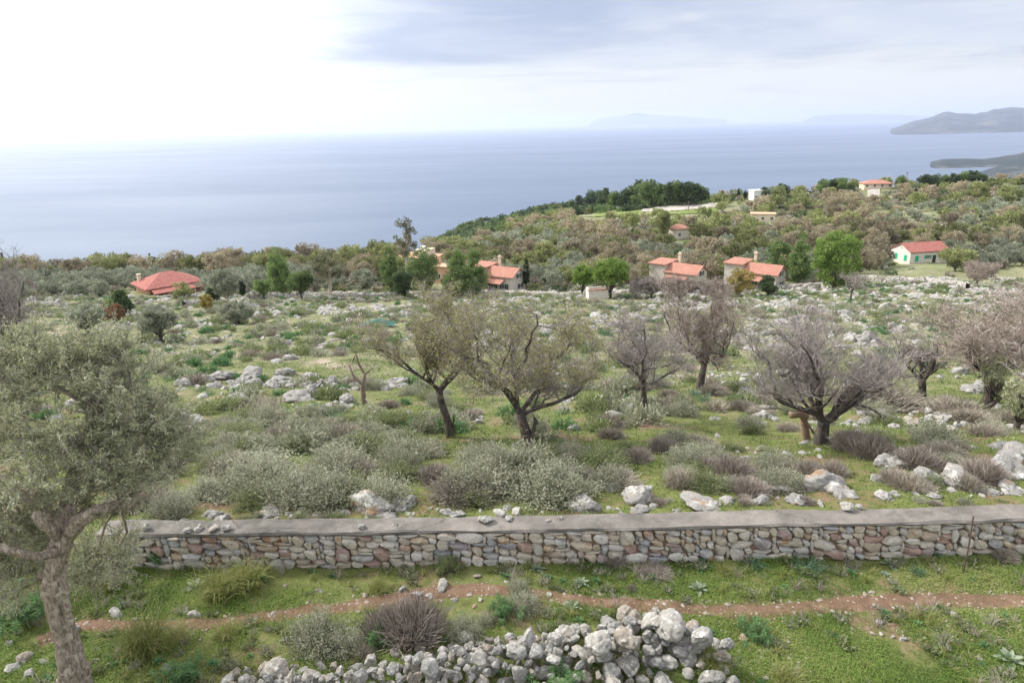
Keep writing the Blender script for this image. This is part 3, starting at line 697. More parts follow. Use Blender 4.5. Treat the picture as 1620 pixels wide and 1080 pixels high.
def tree_parts(seed, H, rx, mat, bark='midbark', shape='round', th=.3, ncl=45, nl=60, ls=.3, rz=None, tr=None, clr=.28, asp=.55, hollow=0.0, limbs=True, bare=0, pale=None):
    r = np.random.default_rng(seed+999); rz = rz or H*(1-th)/2; zc = H-rz; tr = tr or H*.025+.04
    ch, C = crown_chunk(seed, rx*.85, rz*.9, zc, ncl, nl, ls, mat, shape, asp, clr, hollow)
    tk = [tube([(0, 0, -.4), (r.normal()*.05, 0, H*th*.5), (r.normal()*.15, r.normal()*.15, H*th), (r.normal()*.2, r.normal()*.2, zc+rz*.3)], [tr*1.3, tr, tr*.8, tr*.35], 7)]
    if limbs:
        for c in C[::max(1, len(C)//14)]:
            b = np.array([0, 0, H*th*r.uniform(.8, 1.15)]); m = (b+c)/2+r.normal(size=3)*rx*.08; tk.append(tube([b, m, c], [tr*.45, tr*.3, tr*.12], 5))
    cs = [ch]
    if bare:
        n = bare; ci = r.integers(0, len(C), n); P0 = C[ci]+r.normal(size=(n, 3))*.12*rx; D = unit(P0-np.array([0, 0, H*th*.6])+r.normal(size=(n, 3))*.5*rx)
        V, F = sticks(P0, P0+D*r.uniform(.3, .7, n)[:, None]*rx*.35, .02, .008, 3); cs.append((V, F, MM['greywood'], np.repeat(r.random(n), 3)))
    return cs, (*cat(tk), MM[bark])
def tree_mesh(*a, **k):
    cs, tk = tree_parts(*a, **k); return [('trunk', mesh('trunk', [tk], True)), ('crown', mesh('crown', cs))]
def shrub_chunks(seed, R_, H, mat, n=2600, ls=.045, asp=.42, stems=120, stemmat='drystem', up=.6, bumpy=.35):
    r = np.random.default_rng(seed); a = r.uniform(0, 2*math.pi, stems); el = np.arccos(r.uniform(0, 1, stems))*.92
    D = np.stack([np.sin(el)*np.cos(a), np.sin(el)*np.sin(a), np.cos(el)], 1)
    E = D*np.array([R_, R_, H])*(1-bumpy*r.random(stems))[:, None]
    B = r.normal(size=(stems, 3))*np.array([.12, .12, 0])*R_; B[:, 2] = -.05
    V, F = sticks(B, E, .006, .003, 3)
    ch = [(V, F, MM[stemmat], np.repeat(r.random(stems), 3))]
    k = n//stems; tt = np.repeat(r.random(stems), k)
    f = r.uniform(.45, 1.05, stems*k)[:, None]; P = np.repeat(B, k, 0)*(1-f)+np.repeat(E, k, 0)*f+r.normal(size=(stems*k, 3))*.055*R_*(.6+f)
    P[:, 2] = np.maximum(P[:, 2], .01)
    d = unit(np.repeat(D, k, 0)*.7+rdir(stems*k, r)+np.array([0, 0, up])); V, F = leaves(P, d, r.uniform(.7, 1.3, len(P))*ls, ls*asp, r=r)
    ch.append((V, F, mat, np.clip(tt*.6+r.random(len(P))*.4, 0, 1))); return ch
def twiggy_chunks(seed, R_, H, mat, n=700, w=.004):
    r = np.random.default_rng(seed); a = r.uniform(0, 2*math.pi, n); el = np.arccos(r.uniform(0.05, 1, n))*.9
    D = np.stack([np.sin(el)*np.cos(a), np.sin(el)*np.sin(a), np.cos(el)], 1); B = r.normal(size=(n, 3))*np.array([.18, .18, 0])*R_
    M = B+D*np.array([R_, R_, H])*.5*r.uniform(.6, 1, n)[:, None]; E = M+unit(D+r.normal(size=(n, 3))*.35+[0, 0, .3])*np.array([R_, R_, H])*.5*r.uniform(.5, 1, n)[:, None]
    E2 = M+unit(D+r.normal(size=(n, 3))*.6+[0, 0, .2])*np.array([R_, R_, H])*.4
    V, F = sticks(np.vstack([B, M, M]), np.vstack([M, E, E2]), w, w*.6, 3); return [(V, F, mat, np.repeat(np.tile(r.random(n), 3), 3))]
def tuft_chunks(seed, R_, H, mat, n=160, w=.006, droop=.45, spread=.5):
    r = np.random.default_rng(seed); P = r.normal(size=(n, 3))*np.array([R_*.35, R_*.35, 0]); a = r.uniform(0, 2*math.pi, n); s_ = r.random(n)*spread
    D = unit(np.stack([np.cos(a)*s_, np.sin(a)*s_, np.ones(n)], 1)); V, F = blades(P, D, r.uniform(.55, 1.1, n)*H, w, droop, 3, r); return [(V, F, mat, np.tile(r.random(n), 3))]
def spurge_chunks(seed, R_, H, mat, stems=26):
    r = np.random.default_rng(seed); ch = []; P0 = r.normal(size=(stems, 3))*np.array([R_*.3, R_*.3, 0]); a = r.uniform(0, 6.28, stems); s_ = r.random(stems)*.7
    D = unit(np.stack([np.cos(a)*s_, np.sin(a)*s_, np.ones(stems)], 1)); E = P0+D*H*r.uniform(.6, 1, stems)[:, None]
    V, F = sticks(P0, E, .006, .004, 3); ch.append((V, F, MM['drystem'], .4))
    k = 60; f = r.uniform(.35, 1.03, stems*k)[:, None]; Q = np.repeat(P0, k, 0)*(1-f)+np.repeat(E, k, 0)*f; o = rdir(stems*k, r); o[:, 2] = o[:, 2]*.4+.25
    V, F = leaves(Q, unit(o), r.uniform(.05, .09, len(Q)), .011, r=r); ch.append((V, F, mat, np.clip(f[:, 0]*.6+r.random(len(Q))*.4, 0, 1))); return ch
def rosette_chunks(seed, R_, mat, n=14):
    r = np.random.default_rng(seed); a = np.arange(n)*2.4+r.normal(size=n)*.15; el = np.linspace(.15, 1.1, n); ch = []
    for i in range(n):
        D = np.array([math.cos(a[i])*math.cos(el[i]), math.sin(a[i])*math.cos(el[i]), math.sin(el[i])]); l = R_*(1-.5*i/n); S_ = np.array([-math.sin(a[i]), math.cos(a[i]), 0]); q = []
        for j, f in enumerate((0, .25, .5, .75, 1)):
            c = D*l*f+np.array([0, 0, .02-.25*l*f*f*(1-el[i]*.6)]); w = l*.2*math.sin(math.pi*min(.97, f*.85+.12)); q += [c-S_*w+[0, 0, w*.35], c, c+S_*w+[0, 0, w*.35]]
        F = []; 
        for j in range(4):
            for k in range(2): F.append([3*j+k, 3*j+k+1, 3*j+k+4, 3*j+k+3])
        ch.append((np.array(q), np.array(F), mat, r.random()))
    V, F = cat([(c[0], c[1]) for c in ch]); return [(V, F, mat, np.repeat([c[3] for c in ch], 8))]
# ------------------------------------------------------------------ stones: shared shapes
ROCKV = [(1, .8, .7), (1, .7, .85), (1, .9, .6), (1, .6, .6), (1, .85, .8), (.8, .7, 1.05), (1, .95, .5), (1, .55, .75)]
HEAPM = [mesh('heap_stone', [(*rock(300+i, 4, 17, ROCKV[i % 8], .03, .5), MM['limestone'], (i % 5)/5)], False) for i in range(12)]
KARST = [mesh('rough_stone', [(*rock(400+i, 4, 5, ROCKV[(i+2) % 8], .11), MM['limestone'], (i % 5)/5)], True) for i in range(6)]
BOULD = [mesh('boulder', [(*rock(500+i, 4, 8, ((1, .8, .62), (1, .7, .5), (1, .75, .7), (1, .6, .45), (.9, .8, .75), (1, .8, .4))[i], .13), MM['boulder'])], True) for i in range(6)]
FIELD = [mesh('field_rock', [(*rock(600+i, 4, 7, ((1, .8, .5), (1, .7, .4), (1, .85, .6), (1, .6, .5), (.9, .8, .55), (1, .8, .35))[i], .17), MM['fieldrock'])], True) for i in range(6)]
ROCKS = []
def put_rock(name, me, P, size, rot=None, squash=1, label=None, cat_='rock', group=None, r=rng):
    o = link(name, me, None, P, 0, (size, size, size*squash)); o.rotation_euler = rot if rot is not None else (r.normal()*.35, r.normal()*.35, r.uniform(0, 6.28))
    tag(o, label, cat_, group); ROCKS.append((P, size)); return o
# stones lying on the coping
for (px, py, w, sq, lab) in ((233, 832, 19, .7, 'small pitted stone on the coping at its left end by the olive tree'), (296, 836, 19, .5, 'flat white stone on the wall coping, first of a row of four'), (316, 832, 19, .6, 'angular white stone on the wall coping, second of a row of four'), (338, 832, 19, .6, 'rounded white stone on the wall coping, third of a row of four'), (358, 833, 18, .9, 'upright pale stone on the wall coping, last of a row of four'),
        (572, 830, 15, .6, 'small white cobble alone on the coping left of the olive-leaved bushes'), (625, 826, 14, .5, 'small pale grey cobble on the coping, right of the white one'), (770, 820, 26, .75, 'purplish stone on the wall coping in the cluster of three'), (791, 809, 26, .6, 'large white stone at the back of the cluster of three on the coping'), (806, 818, 16, .8, 'grey egg shaped stone on the coping, right of the purplish one'), (867, 820, 12, .6, 'small yellowish stone on the coping right of the cluster of three'), (886, 816, 10, .8, 'smallest cream pebble on the wall coping'),
        (1341, 802, 25, .75, 'large cream block of stone on the right part of the coping'), (1359, 800, 14, 1.0, 'small upright stone beside the cream block on the coping')):
    p = ground_hit(px, py+5, WH+.07); s_ = w*mpp(p)*.56
    put_rock('coping_stone', HEAPM[int(px) % 12], p+np.array([0, 0, s_*sq*.45]), s_, (0, .1, px), sq*1.15, lab, 'stone', 'loose stones lying on the wall coping')
# dry stone heap at the front
hp = [(300, 1110, 26), (340, 1062, 24), (430, 1052, 26), (520, 1054, 26), (600, 1042, 30), (700, 1028, 34), (800, 1012, 36), (880, 1002, 36), (950, 995, 42), (1010, 975, 52), (1060, 968, 58), (1110, 985, 44), (1150, 1005, 20)]
hr = np.random.default_rng(12); HC = np.array([ground_hit(x, y+40, .12) for x, y, w in hp]); HWd = np.array([w for *_, w in hp])
sH = np.concatenate([[0], np.cumsum(np.linalg.norm(np.diff(HC[:, :2], axis=0), axis=1))]); HL = sH[-1]
placed = []
hh = {}
def heap_h(f): return np.interp(f, [0, .3, .55, .72, .85, .93, 1], [.24, .32, .36, .38, .45, .36, .18])
tries = 0
for lay, (zf, szr) in enumerate(((0.0, (.08, .20)), (.45, (.07, .19)), (.85, (.06, .20)))):
    for _ in range(2600):
        f = hr.random(); lat = hr.uniform(-1, 1); Hh = heap_h(f); half = (Hh*.85+.34)*(1-zf*.62)
        size = hr.uniform(*szr)*1.12*(1.25 if f > .68 and hr.random() < .5 else .85)
        x = np.interp(f*HL, sH, HC[:, 0]); y = np.interp(f*HL, sH, HC[:, 1])+lat*half
        z = zg(x, y)[0]+zf*Hh*(1-.5*lat*lat)+size*.35
        q = np.array([x, y, z])
        if any(np.linalg.norm((q-a)*np.array([1, 1, 1.1])) < (size+b)*.74 for a, b in placed): continue
        placed.append((q, size))
print('heap stones', len(placed))
def sizeword(s): return 'small' if s < .10 else ('medium' if s < .15 else 'large')
HL_ = [(1058, 985, 'the crowning boulder'), (990, 1010, 'the tall pitted boulder'), (948, 1018, 'the broad weathered boulder'), (1110, 1008, 'the long pitted boulder'), (1150, 1018, 'the right tip'), (440, 1058, 'the angular grey block'), (655, 1010, 'the dry brown bush'), (735, 1010, 'the pale leafy bush'), (520, 1030, 'the grey green bush'), (830, 990, 'the straggly bush'), (890, 1080, 'the bottom edge spurge')]
def hrel(px, py):
    a = min(HL_, key=lambda m_: (m_[0]-px)**2+(m_[1]-py)**2); dx_, dy_ = px-a[0], py-a[1]
    return ('close ' if math.hypot(dx_, dy_) < 30 else '')+(('right of ' if dx_ > 0 else 'left of ') if abs(dx_) > abs(dy_) else ('below ' if dy_ > 0 else 'above '))+a[2]
for i, (q, size) in enumerate(placed):
    px, py, _ = proj(q)
    if px < -60 or py > 1150: continue
    seg = 'left end' if px < 480 else 'left half' if px < 680 else 'middle' if px < 860 else 'right half' if px < 1000 else 'high right end'
    kar = (px > 860 and size > .11) or hr.random() < .15
    put_rock('heap_stone', (KARST if kar else HEAPM)[hr.integers(0, 6 if kar else 12)], q, size, None, hr.uniform(.85, 1.1),
             '%s %s stone of the heap, %s, %s' % (sizeword(size), 'pitted' if kar else 'smooth', ('low down', 'halfway up', 'on top')[0 if q[2] < zg(q[0], q[1])[0]+.13 else 1 if q[2] < zg(q[0], q[1])[0]+.30 else 2], hrel(px, py)), 'stone', 'stones of the dry stone heap in front of the path')
for (px, py, w, k, sq, lab) in ((1058, 988, 52, 0, .9, 'largest pitted boulder crowning the dry stone heap'), (990, 1010, 52, 1, 1.1, 'tall pitted boulder left of the crowning one on the heap'), (948, 1018, 44, 2, .9, 'broad weathered boulder on the left shoulder of the heap crest'), (1110, 1008, 42, 3, .8, 'long pitted boulder right of the crowning one on the heap'), (1085, 1030, 44, 4, 1.0, 'tall smooth sided boulder leaning below the crown of the heap'), (1150, 1018, 30, 5, .8, 'weathered boulder at the right tip of the heap'),
        (968, 1062, 30, 2, .8, 'orange brown stone lying below the heap crest'), (1052, 1082, 40, 1, .6, 'cream pitted stone at the bottom edge right of the heap'), (440, 1058, 38, 4, .8, 'angular grey block at the left end of the heap')):
    p = ground_hit(px, py, .5 if py < 1020 else .15); s_ = w*mpp(p)*.55
    put_rock('heap_boulder', KARST[k], p, s_, (px % 3*.3, .2, px*.7), sq, lab, 'boulder')
# single stones on the front slope and by the path
fr = np.random.default_rng(21)
for (px, py, w) in ((120, 1000, 26), (40, 1045, 24), (70, 1048, 20), (20, 1060, 26), (48, 1070, 24), (95, 1040, 18), (15, 1020, 18), (150, 1050, 18), (172, 1055, 12), (185, 975, 30), (295, 970, 18), (308, 975, 20), (505, 935, 14), (515, 893, 30), (265, 1060, 22), (635, 937, 18), (660, 942, 22), (700, 930, 26), (680, 945, 14), (755, 912, 14), (868, 942, 12), (640, 1000, 10), (1382, 962, 10), (1390, 986, 12), (1508, 978, 16), (1500, 960, 9), (1478, 968, 8), (1550, 1045, 16), (1428, 1015, 12), (1412, 1012, 9), (1300, 965, 6), (1250, 955, 8), (720, 950, 10), (745, 940, 9), (120, 1068, 26), (760, 950, 12)):
    p = place(px, py); s_ = w*mpp(p)*.55
    put_rock('loose_stone', (HEAPM+KARST)[fr.integers(0, 18)], p+[0, 0, s_*.15], s_, None, .8, 'loose %s stone lying %s' % ('large pale' if w > 23 else 'pale' if w > 17 else 'small pale' if w > 12 else 'tiny pale', 'beside the path %s' % ('under the olive tree' if px < 200 else 'near the tall grass' if px < 450 else 'in front of the wall' if px < 800 else 'on the grass to the right')), 'stone', 'loose stones along the path')
# boulders behind the wall and across the orchard
BB = ((585, 805, 78, 0, .85, 'big smooth grey boulder just behind the wall, left of centre'), (640, 800, 50, 2, .8, 'craggy boulder beside the big smooth one behind the wall'), (610, 822, 42, 3, .8, 'low boulder touching the coping below the big smooth one'), (724, 815, 30, 5, .9, 'small flat boulder behind the coping before the middle bush'), (925, 805, 60, 2, .85, 'squat pitted boulder behind the wall, right of the middle bush'), (1012, 790, 66, 4, .9, 'big overhanging boulder behind the wall with a hollow under it'), (1012, 808, 38, 1, .7, 'low pitted boulder under the overhanging one'),
      (968, 775, 30, 0, .8, 'grey boulder half hidden by bushes above the pitted one'), (1300, 770, 70, 0, .9, 'pale pointed boulder behind the wall on the right'), (1330, 780, 60, 3, .6, 'long low slab of rock right of the pale pointed boulder'), (1232, 772, 62, 5, .8, 'flat topped grey boulder behind the wall among dry stems'), (1110, 800, 70, 5, .5, 'low bleached rock shelf behind the wall at centre right'), (1265, 795, 50, 3, .5, 'low pale rock shelf behind the wall under the pointed boulder'), (1410, 738, 56, 2, .9, 'dark hollowed rock with a white block on top'), (1430, 718, 26, 4, .7, 'white squared block resting on the dark hollowed rock'), (1390, 760, 34, 1, .8, 'small grey rock beside the dark hollowed one'),
      (1462, 765, 62, 4, .8, 'white and orange stained boulder behind the wall on the right'), (1515, 760, 74, 0, .6, 'long grey boulder right of the orange stained one'), (1592, 745, 84, 2, .95, 'largest dark boulder at the right edge behind the wall'), (1600, 775, 50, 3, .5, 'low pale rock below the largest dark boulder'), (975, 658, 36, 1, .6, 'pale flat rock between the two middle almond trees'), (907, 680, 24, 2, 1.3, 'upright pale stone right of the thick leaning almond trunk'),
      (375, 640, 52, 2, .8, 'square pitted rock on the left of the orchard'), (485, 632, 70, 4, .75, 'wide blocky outcrop in the left part of the orchard'), (548, 636, 34, 0, .9, 'rounded white boulder by the dead stub of a tree'), (312, 668, 40, 3, .7, 'pale rock low on the left beside the olive crown'), (290, 610, 34, 2, .8, 'pale rock at the left end of the rock band'), (318, 603, 34, 0, .9, 'rounded rock in the left rock band, second from its end'), (395, 598, 60, 3, .6, 'long weathered rock in the left rock band'), (350, 598, 50, 5, .8, 'broad flat rock in the left rock band'), (440, 605, 50, 1, .8, 'jagged rock in the middle of the left rock band'), (490, 602, 46, 4, .9, 'knobbly rock in the left rock band above the blocky outcrop'), (520, 608, 38, 2, .9, 'steep faced rock near the right end of the left rock band'), (452, 592, 34, 0, .9, 'pale hump of rock rising from the left rock band'),
      (372, 718, 16, 1, .5, 'small orange tinged stone between the bushes on the left'), (430, 812, 40, 5, .6, 'weathered rock behind the left part of the coping'), (470, 816, 36, 3, .6, 'low grey rock behind the left part of the coping'), (352, 823, 30, 2, .8, 'ragged rock at the coping near the row of four stones'), (1350, 668, 22, 1, .7, 'small pale rock right of the big bare almond trunk'), (1320, 700, 30, 3, .7, 'pale rock leaning at the foot of the big bare almond'), (1205, 712, 22, 5, .6, 'small bleached rock left of the big bare almond'), (1372, 700, 24, 1, .6, 'low pale rock right of the big bare almond'), (455, 545, 22, 0, .9, 'rounded white rock standing alone in the left field'), (512, 550, 26, 5, .9, 'pale rock right of the one standing alone in the left field'))
for (px, py, w, k, sq, lab) in BB:
    p = place(px, py); s_ = w*mpp(p)*.52
    put_rock('boulder', BOULD[k] if py > 700 else FIELD[k], p+[0, 0, s_*.12], s_, (.1, -.1, px*.37), sq, lab, 'boulder')
# stone pile on the right, in front of the bare tree
sr = np.random.default_rng(31)
for _ in range(64):
    f = sr.random(); px = np.interp(f, [0, 1], [1500, 1460])+sr.normal()*26+ (60 if sr.random() < .35 else 0); py = 640+sr.random()*44-((px-1480)/60)**2*4
    p = place(px, py+8); w = sr.uniform(9, 20); s_ = w*mpp(p)*.55
    put_rock('pile_stone', HEAPM[sr.integers(0, 12)], p+[0, 0, s_*.3+sr.random()*.35*max(0, 1-abs(px-1485)/60)], s_, None, .7, '%s flat stone of the loose pile beyond the big bare almond, %s %s' % ('big' if w > 15 else 'little', 'upper' if py < 662 else 'lower', 'left' if px < 1470 else 'middle' if px < 1510 else 'right'), 'stone', 'stones of the loose pile in the right of the orchard')
# ------------------------------------------------------------------ rocks of the field
LMK = [(712, 690, 'the leaning green tinged almond'), (838, 712, 'the widest almond'), (1022, 662, 'the slim middle almond'), (1298, 700, 'the big bare almond'), (585, 805, 'the big smooth boulder'), (925, 805, 'the squat pitted boulder'), (1592, 745, 'the largest dark boulder'), (485, 632, 'the wide blocky outcrop'), (1480, 660, 'the loose stone pile'), (130, 800, 'the old olive tree'), (1300, 770, 'the pale pointed boulder'), (577, 620, 'the dead tree stub')]
def rel(px, py, marks):
    a = min(marks, key=lambda m_: (m_[0]-px)**2+((m_[1]-py)*1.6)**2); dx_, dy_ = px-a[0], py-a[1]
    w = ('right of' if dx_ > 0 else 'left of') if abs(dx_) > abs(dy_)*1.8 else ('in front of' if dy_ > 0 else 'behind')
    q = math.hypot(dx_, dy_); near = 'close ' if q < 45 else '' if q < 110 else 'well '
    return near+w+' '+a[2]
def nrm01(n): return rng.random(n)
frs = []
r3 = np.random.default_rng(44)
n = 26000
Yc = 13*np.power(135/13., r3.random(n)); Yc = np.sqrt(r3.uniform(13**2, 132**2, n)) ; uu = r3.uniform(-.95, .95, n); Xc = uu*Yc
dn = fbm(Xc*.16, Yc*.10, 4, 91)*.6+fbm(Xc*.7, Yc*.5, 3, 92)*.4
right = np.clip(uu*1.2, -.3, .6)*.10; band = np.exp(-((Yc-30)/5)**2)*(uu < -.15)*.06+np.exp(-((Yc-95)/30)**2)*.045+np.exp(-((Yc-118)/9)**2)*(uu>.35)*.06
keep = (dn+right+band > .555+np.where(Yc < 24, .07, 0)) & (r3.random(n) < np.where(Yc < 40, .55, 1))
Xc, Yc = Xc[keep], Yc[keep]; Zc = zg(Xc, Yc)
szc = np.exp(r3.normal(-1.85, .55, len(Xc)))*(1+.007*Yc); szc = np.minimum(szc, .95)
for (x0, y0, x1, y1, n, w0, w1, jit) in ((275, 612, 640, 608, 95, 9, 34, 7), (440, 640, 560, 645, 22, 8, 22, 6), (250, 545, 560, 530, 50, 6, 18, 12), (640, 655, 770, 662, 22, 7, 20, 8), (860, 640, 1010, 630, 22, 8, 20, 10), (1120, 600, 1260, 590, 36, 7, 20, 8), (620, 590, 1000, 575, 60, 6, 16, 12), (1390, 640, 1640, 690, 46, 8, 24, 12), (1340, 665, 1480, 740, 26, 8, 24, 8), (270, 818, 1100, 806, 46, 10, 30, 5), (1100, 792, 1640, 780, 34, 10, 36, 9), (290, 668, 330, 690, 8, 10, 24, 5), (1150, 720, 1420, 700, 14, 8, 20, 12), (600, 470, 1250, 480, 60, 5, 12, 7), (1250, 470, 1640, 462, 110, 5, 14, 9), (280, 520, 560, 490, 60, 5, 14, 10)):
    for _ in range(n):
        f = r3.random(); q_ = place(x0+(x1-x0)*f, y0+(y1-y0)*f+r3.normal()*jit*.6)
        Xc = np.append(Xc, q_[0]); Yc = np.append(Yc, q_[1]); Zc = np.append(Zc, q_[2]); szc = np.append(szc, (w0+(w1-w0)*r3.random()**2)*mpp(q_)*.5)
px_, py_, f_ = proj(np.stack([Xc, Yc, Zc], 1)); vis = (px_ > -60) & (px_ < 1680)
ap = szc/f_; order = np.argsort(-ap*vis)
big = order[:120]; rest = order[120:]
for i in big:
    p = np.array([Xc[i], Yc[i], Zc[i]+szc[i]*.05]); x_, y_, _ = proj(p)
    where = ('left' if x_ < 450 else 'centre left' if x_ < 750 else 'centre' if x_ < 1000 else 'centre right' if x_ < 1300 else 'right')
    dist = 'near the orchard trees' if Yc[i] < 32 else 'in the middle of the stony field' if Yc[i] < 70 else 'at the far side of the stony field'
    put_rock('rock', FIELD[r3.integers(0, 6)], p, szc[i], (r3.normal()*.2, r3.normal()*.2, r3.uniform(0, 6.28)), .7 if i % 2 else 1.1, '%s %s limestone rock %s' % ('large' if szc[i] > .45 else 'middling' if szc[i] > .25 else 'small', 'flat' if i % 2 else 'rough', rel(x_, y_, LMK+[(254, 541, 'the rounded olive in the field'), (378, 514, 'the low spreading olive'), (582, 510, 'the green tarpaulin'), (1107, 600, 'the pinkish almond'), (1458, 620, 'the black trunked almond'), (1345, 475, 'the thin far almond'), (1530, 470, 'the reddish bare tree'), (944, 473, 'the stone shed'), (750, 500, 'the far field wall')])), 'rock', 'limestone rocks scattered over the field')
lo = [[(*rock(700+i, 2, 6, ((1, .8, .5), (1, .6, .45), (1, .75, .7))[i % 3], .16), MM['fieldrock'])] for i in range(8)]
P = np.stack([Xc, Yc, Zc+szc*.08], 1)[rest]
sel = rest; ch = merge_chunks(lo, P, r3.uniform(0, 6.28, len(P)), szc[rest], r3.integers(0, 8, len(P)))
print('field rocks', len(P))
tag(link('rubble', mesh('rubble', ch, False)), 'countless small pale limestone rocks strewn over the field', 'rubble', None, 'stuff')
# little stones on path and front slope
n = 9000; X = r3.uniform(-7, 9, n); Y = r3.uniform(5.6, 9.8, n); pd = pathdist(X, Y); k = (np.abs(pd+.12) < .22) | (r3.random(n) < .05) | ((X > 1.5) & (fbm(X*.9, Y*.9, 3, 55) > .60)); X, Y = X[k], Y[k]
lo2 = [[(*rock(720+i, 1, 5, (1, .8, .6), 0), MM['grit'])] for i in range(5)]
tag(link('gravel', mesh('gravel', merge_chunks(lo2, np.stack([X, Y, zg(X, Y)+.004], 1), r3.uniform(0, 6.28, len(X)), np.exp(r3.normal(-4.1, .55, len(X))), r3.integers(0, 5, len(X))))), 'small pale stones and grit along the earth path', 'gravel', None, 'stuff')

# ------------------------------------------------------------------ grass
def grass_patch(n, xr, yr, hmin, hmax, w, seed, thr, mat, avoid=True, sq=True):
    r = np.random.default_rng(seed); Y = np.sqrt(r.uniform(yr[0]**2, yr[1]**2, n)); X = r.uniform(xr[0], xr[1], n)*Y
    d = fbm(X*.55, Y*.55, 3, 101)*.6+fbm(X*2.2, Y*2.2, 2, 102)*.4
    k = d+r.normal(size=n)*.05 > thr
    if avoid: k &= pathdist(X, Y) > r.random(n)*.25-.12
    dwall = Y-np.interp(X, WPTS[:, 0], WPTS[:, 1]); k &= (dwall < -.04) | (dwall > .46)
    X, Y, d = X[k], Y[k], d[k]; Z = zg(X, Y)-.01; m = len(X)
    D = unit(np.stack([r.normal(size=m)*.45, r.normal(size=m)*.45, np.ones(m)], 1)); h = (hmin+(hmax-hmin)*r.random(m)**1.6)*(.35+fbm(X*1.3, Y*1.3, 2, 104)*1.4)
    V, F = blades(np.stack([X, Y, Z], 1), D, h, w, .5, 2, r); t = np.clip(fbm(X*.8, Y*.8, 3, 103)*1.5-.35+r.normal(size=m)*.26, 0, 1)
    return (V, F, mat, np.tile(t, 2))
c1 = grass_patch(330000, (-.95, .95), (5.4, 10.4), .02, .13, .007, 1, .41, MM['grass'])
r = np.random.default_rng(3); n = 150000; Y = np.sqrt(r.uniform(5.4**2, 10.4**2, n)); X = r.uniform(-.95, .95, n)*Y; d = fbm(X*.55, Y*.55, 3, 101)*.6+fbm(X*2.2, Y*2.2, 2, 102)*.4
k = (d+r.normal(size=n)*.05 > .43) & (pathdist(X, Y) > -.02+r.random(n)*.2) & (Y-np.interp(X, WPTS[:, 0], WPTS[:, 1]) < 0); X, Y = X[k], Y[k]
o = rdir(len(X), r); o[:, 2] = abs(o[:, 2])*.3; V, F = leaves(np.stack([X, Y, zg(X, Y)+r.uniform(.005, .05, len(X))], 1), unit(o), .022, .016, nrm=np.array([[0, 0, 2.0]]), r=r)
c2 = (V, F, MM['grass'], np.clip(fbm(X*.8, Y*.8, 3, 103)*1.4-.3+r.normal(size=len(X))*.15, 0, 1))
tag(link('grass', mesh('grass', [c1, c2])), 'short bright green grass and clover in front of the wall', 'grass', None, 'stuff')
rq = np.random.default_rng(58); n = 1700; Y = np.sqrt(rq.uniform(5.6**2, 10.0**2, n)); X = rq.uniform(-.9, .9, n)*Y
dw = Y-np.interp(X, WPTS[:, 0], WPTS[:, 1]); k = (pathdist(X, Y) > .02) & (dw < -.03) & ((fbm(X*.8, Y*.8, 3, 171) > .50) | (dw > -.35) & (rq.random(n) < .7) | (rq.random(n) < .12)); X, Y = X[k], Y[k]
wk = [tuft_chunks(90, .07, .16, MM['tallgrass'], 40, .006, .5, .8), shrub_chunks(91, .12, .10, MM['sagegreen'], 130, .035, .5, stems=16), rosette_chunks(92, .09, MM['spurge'], 9), tuft_chunks(93, .06, .30, MM['drystem'], 30, .004, .4, .9), shrub_chunks(94, .10, .12, MM['sage'], 120, .03, .45, stems=14)]
tag(link('weeds', mesh('weeds', merge_chunks(wk, np.stack([X, Y, zg(X, Y)], 1), rq.uniform(0, 6.28, len(X)), rq.uniform(.6, 1.5, len(X)), rq.choice(5, len(X), p=[.3, .25, .15, .15, .15])))), 'small weeds and tufts in the grass of the front slope', 'weeds', None, 'stuff')
c1 = grass_patch(260000, (-.98, .98), (10.4, 36), .06, .16, .016, 4, .43, MM['grass'], False)
c2 = grass_patch(130000, (-.98, .98), (26, 128), .12, .32, .05, 5, .42, MM['grassdry'], False)
tag(link('field_grass', mesh('field_grass', [c1, c2])), 'green grass growing between the rocks of the orchard and field', 'grass', None, 'stuff')

# ------------------------------------------------------------------ shrubs near and in the orchard
SG = [mesh('sage_bush', shrub_chunks(20+i, .55, .55, MM['sage'], 5600, .042, stems=90+i*40, bumpy=.5)) for i in range(4)]
SGr = [mesh('green_bush', shrub_chunks(30+i, .5, .5, MM['sagegreen'], 5200, .042, stems=120, bumpy=.5)) for i in range(3)]
DRY = [mesh('dry_bush', twiggy_chunks(40+i, .5, .5, MM['drystem'], 750, .0042)) for i in range(3)]
GRY = [mesh('grey_bush', twiggy_chunks(44+i, .5, .5, MM['greywood'], 850, .0045)) for i in range(3)]
SPG = [mesh('spurge', spurge_chunks(50+i, .35, .34, MM['spurge'])) for i in range(3)]
ASP = [mesh('asphodel_tuft', tuft_chunks(54+i, .22, .42, MM['bluegreen'], 130, .013, .55, .8)) for i in range(3)]
TGR = [mesh('tall_grass_tuft', tuft_chunks(58+i, .22, .55, MM['tallgrass'], 420, .006, .5, .75)) for i in range(3)]
MUL = [mesh('rosette_plant', rosette_chunks(62+i, .22, MM['mullein'])) for i in range(3)]
PLANTPOS = []
def plant(name, ms, px, py, wpx, label, cat_, group=None, squash=1.0, base=1.0, r=rng, yfix=None):
    p = place(px, py); k = int(abs(px*7+py)) % len(ms); s_ = wpx*mpp(p)*.5/base
    o = link(name, ms[k], None, p-[0, 0, .02], r.uniform(0, 6.28), (s_, s_, s_*squash)); tag(o, label, cat_, group); PLANTPOS.append(p); return o
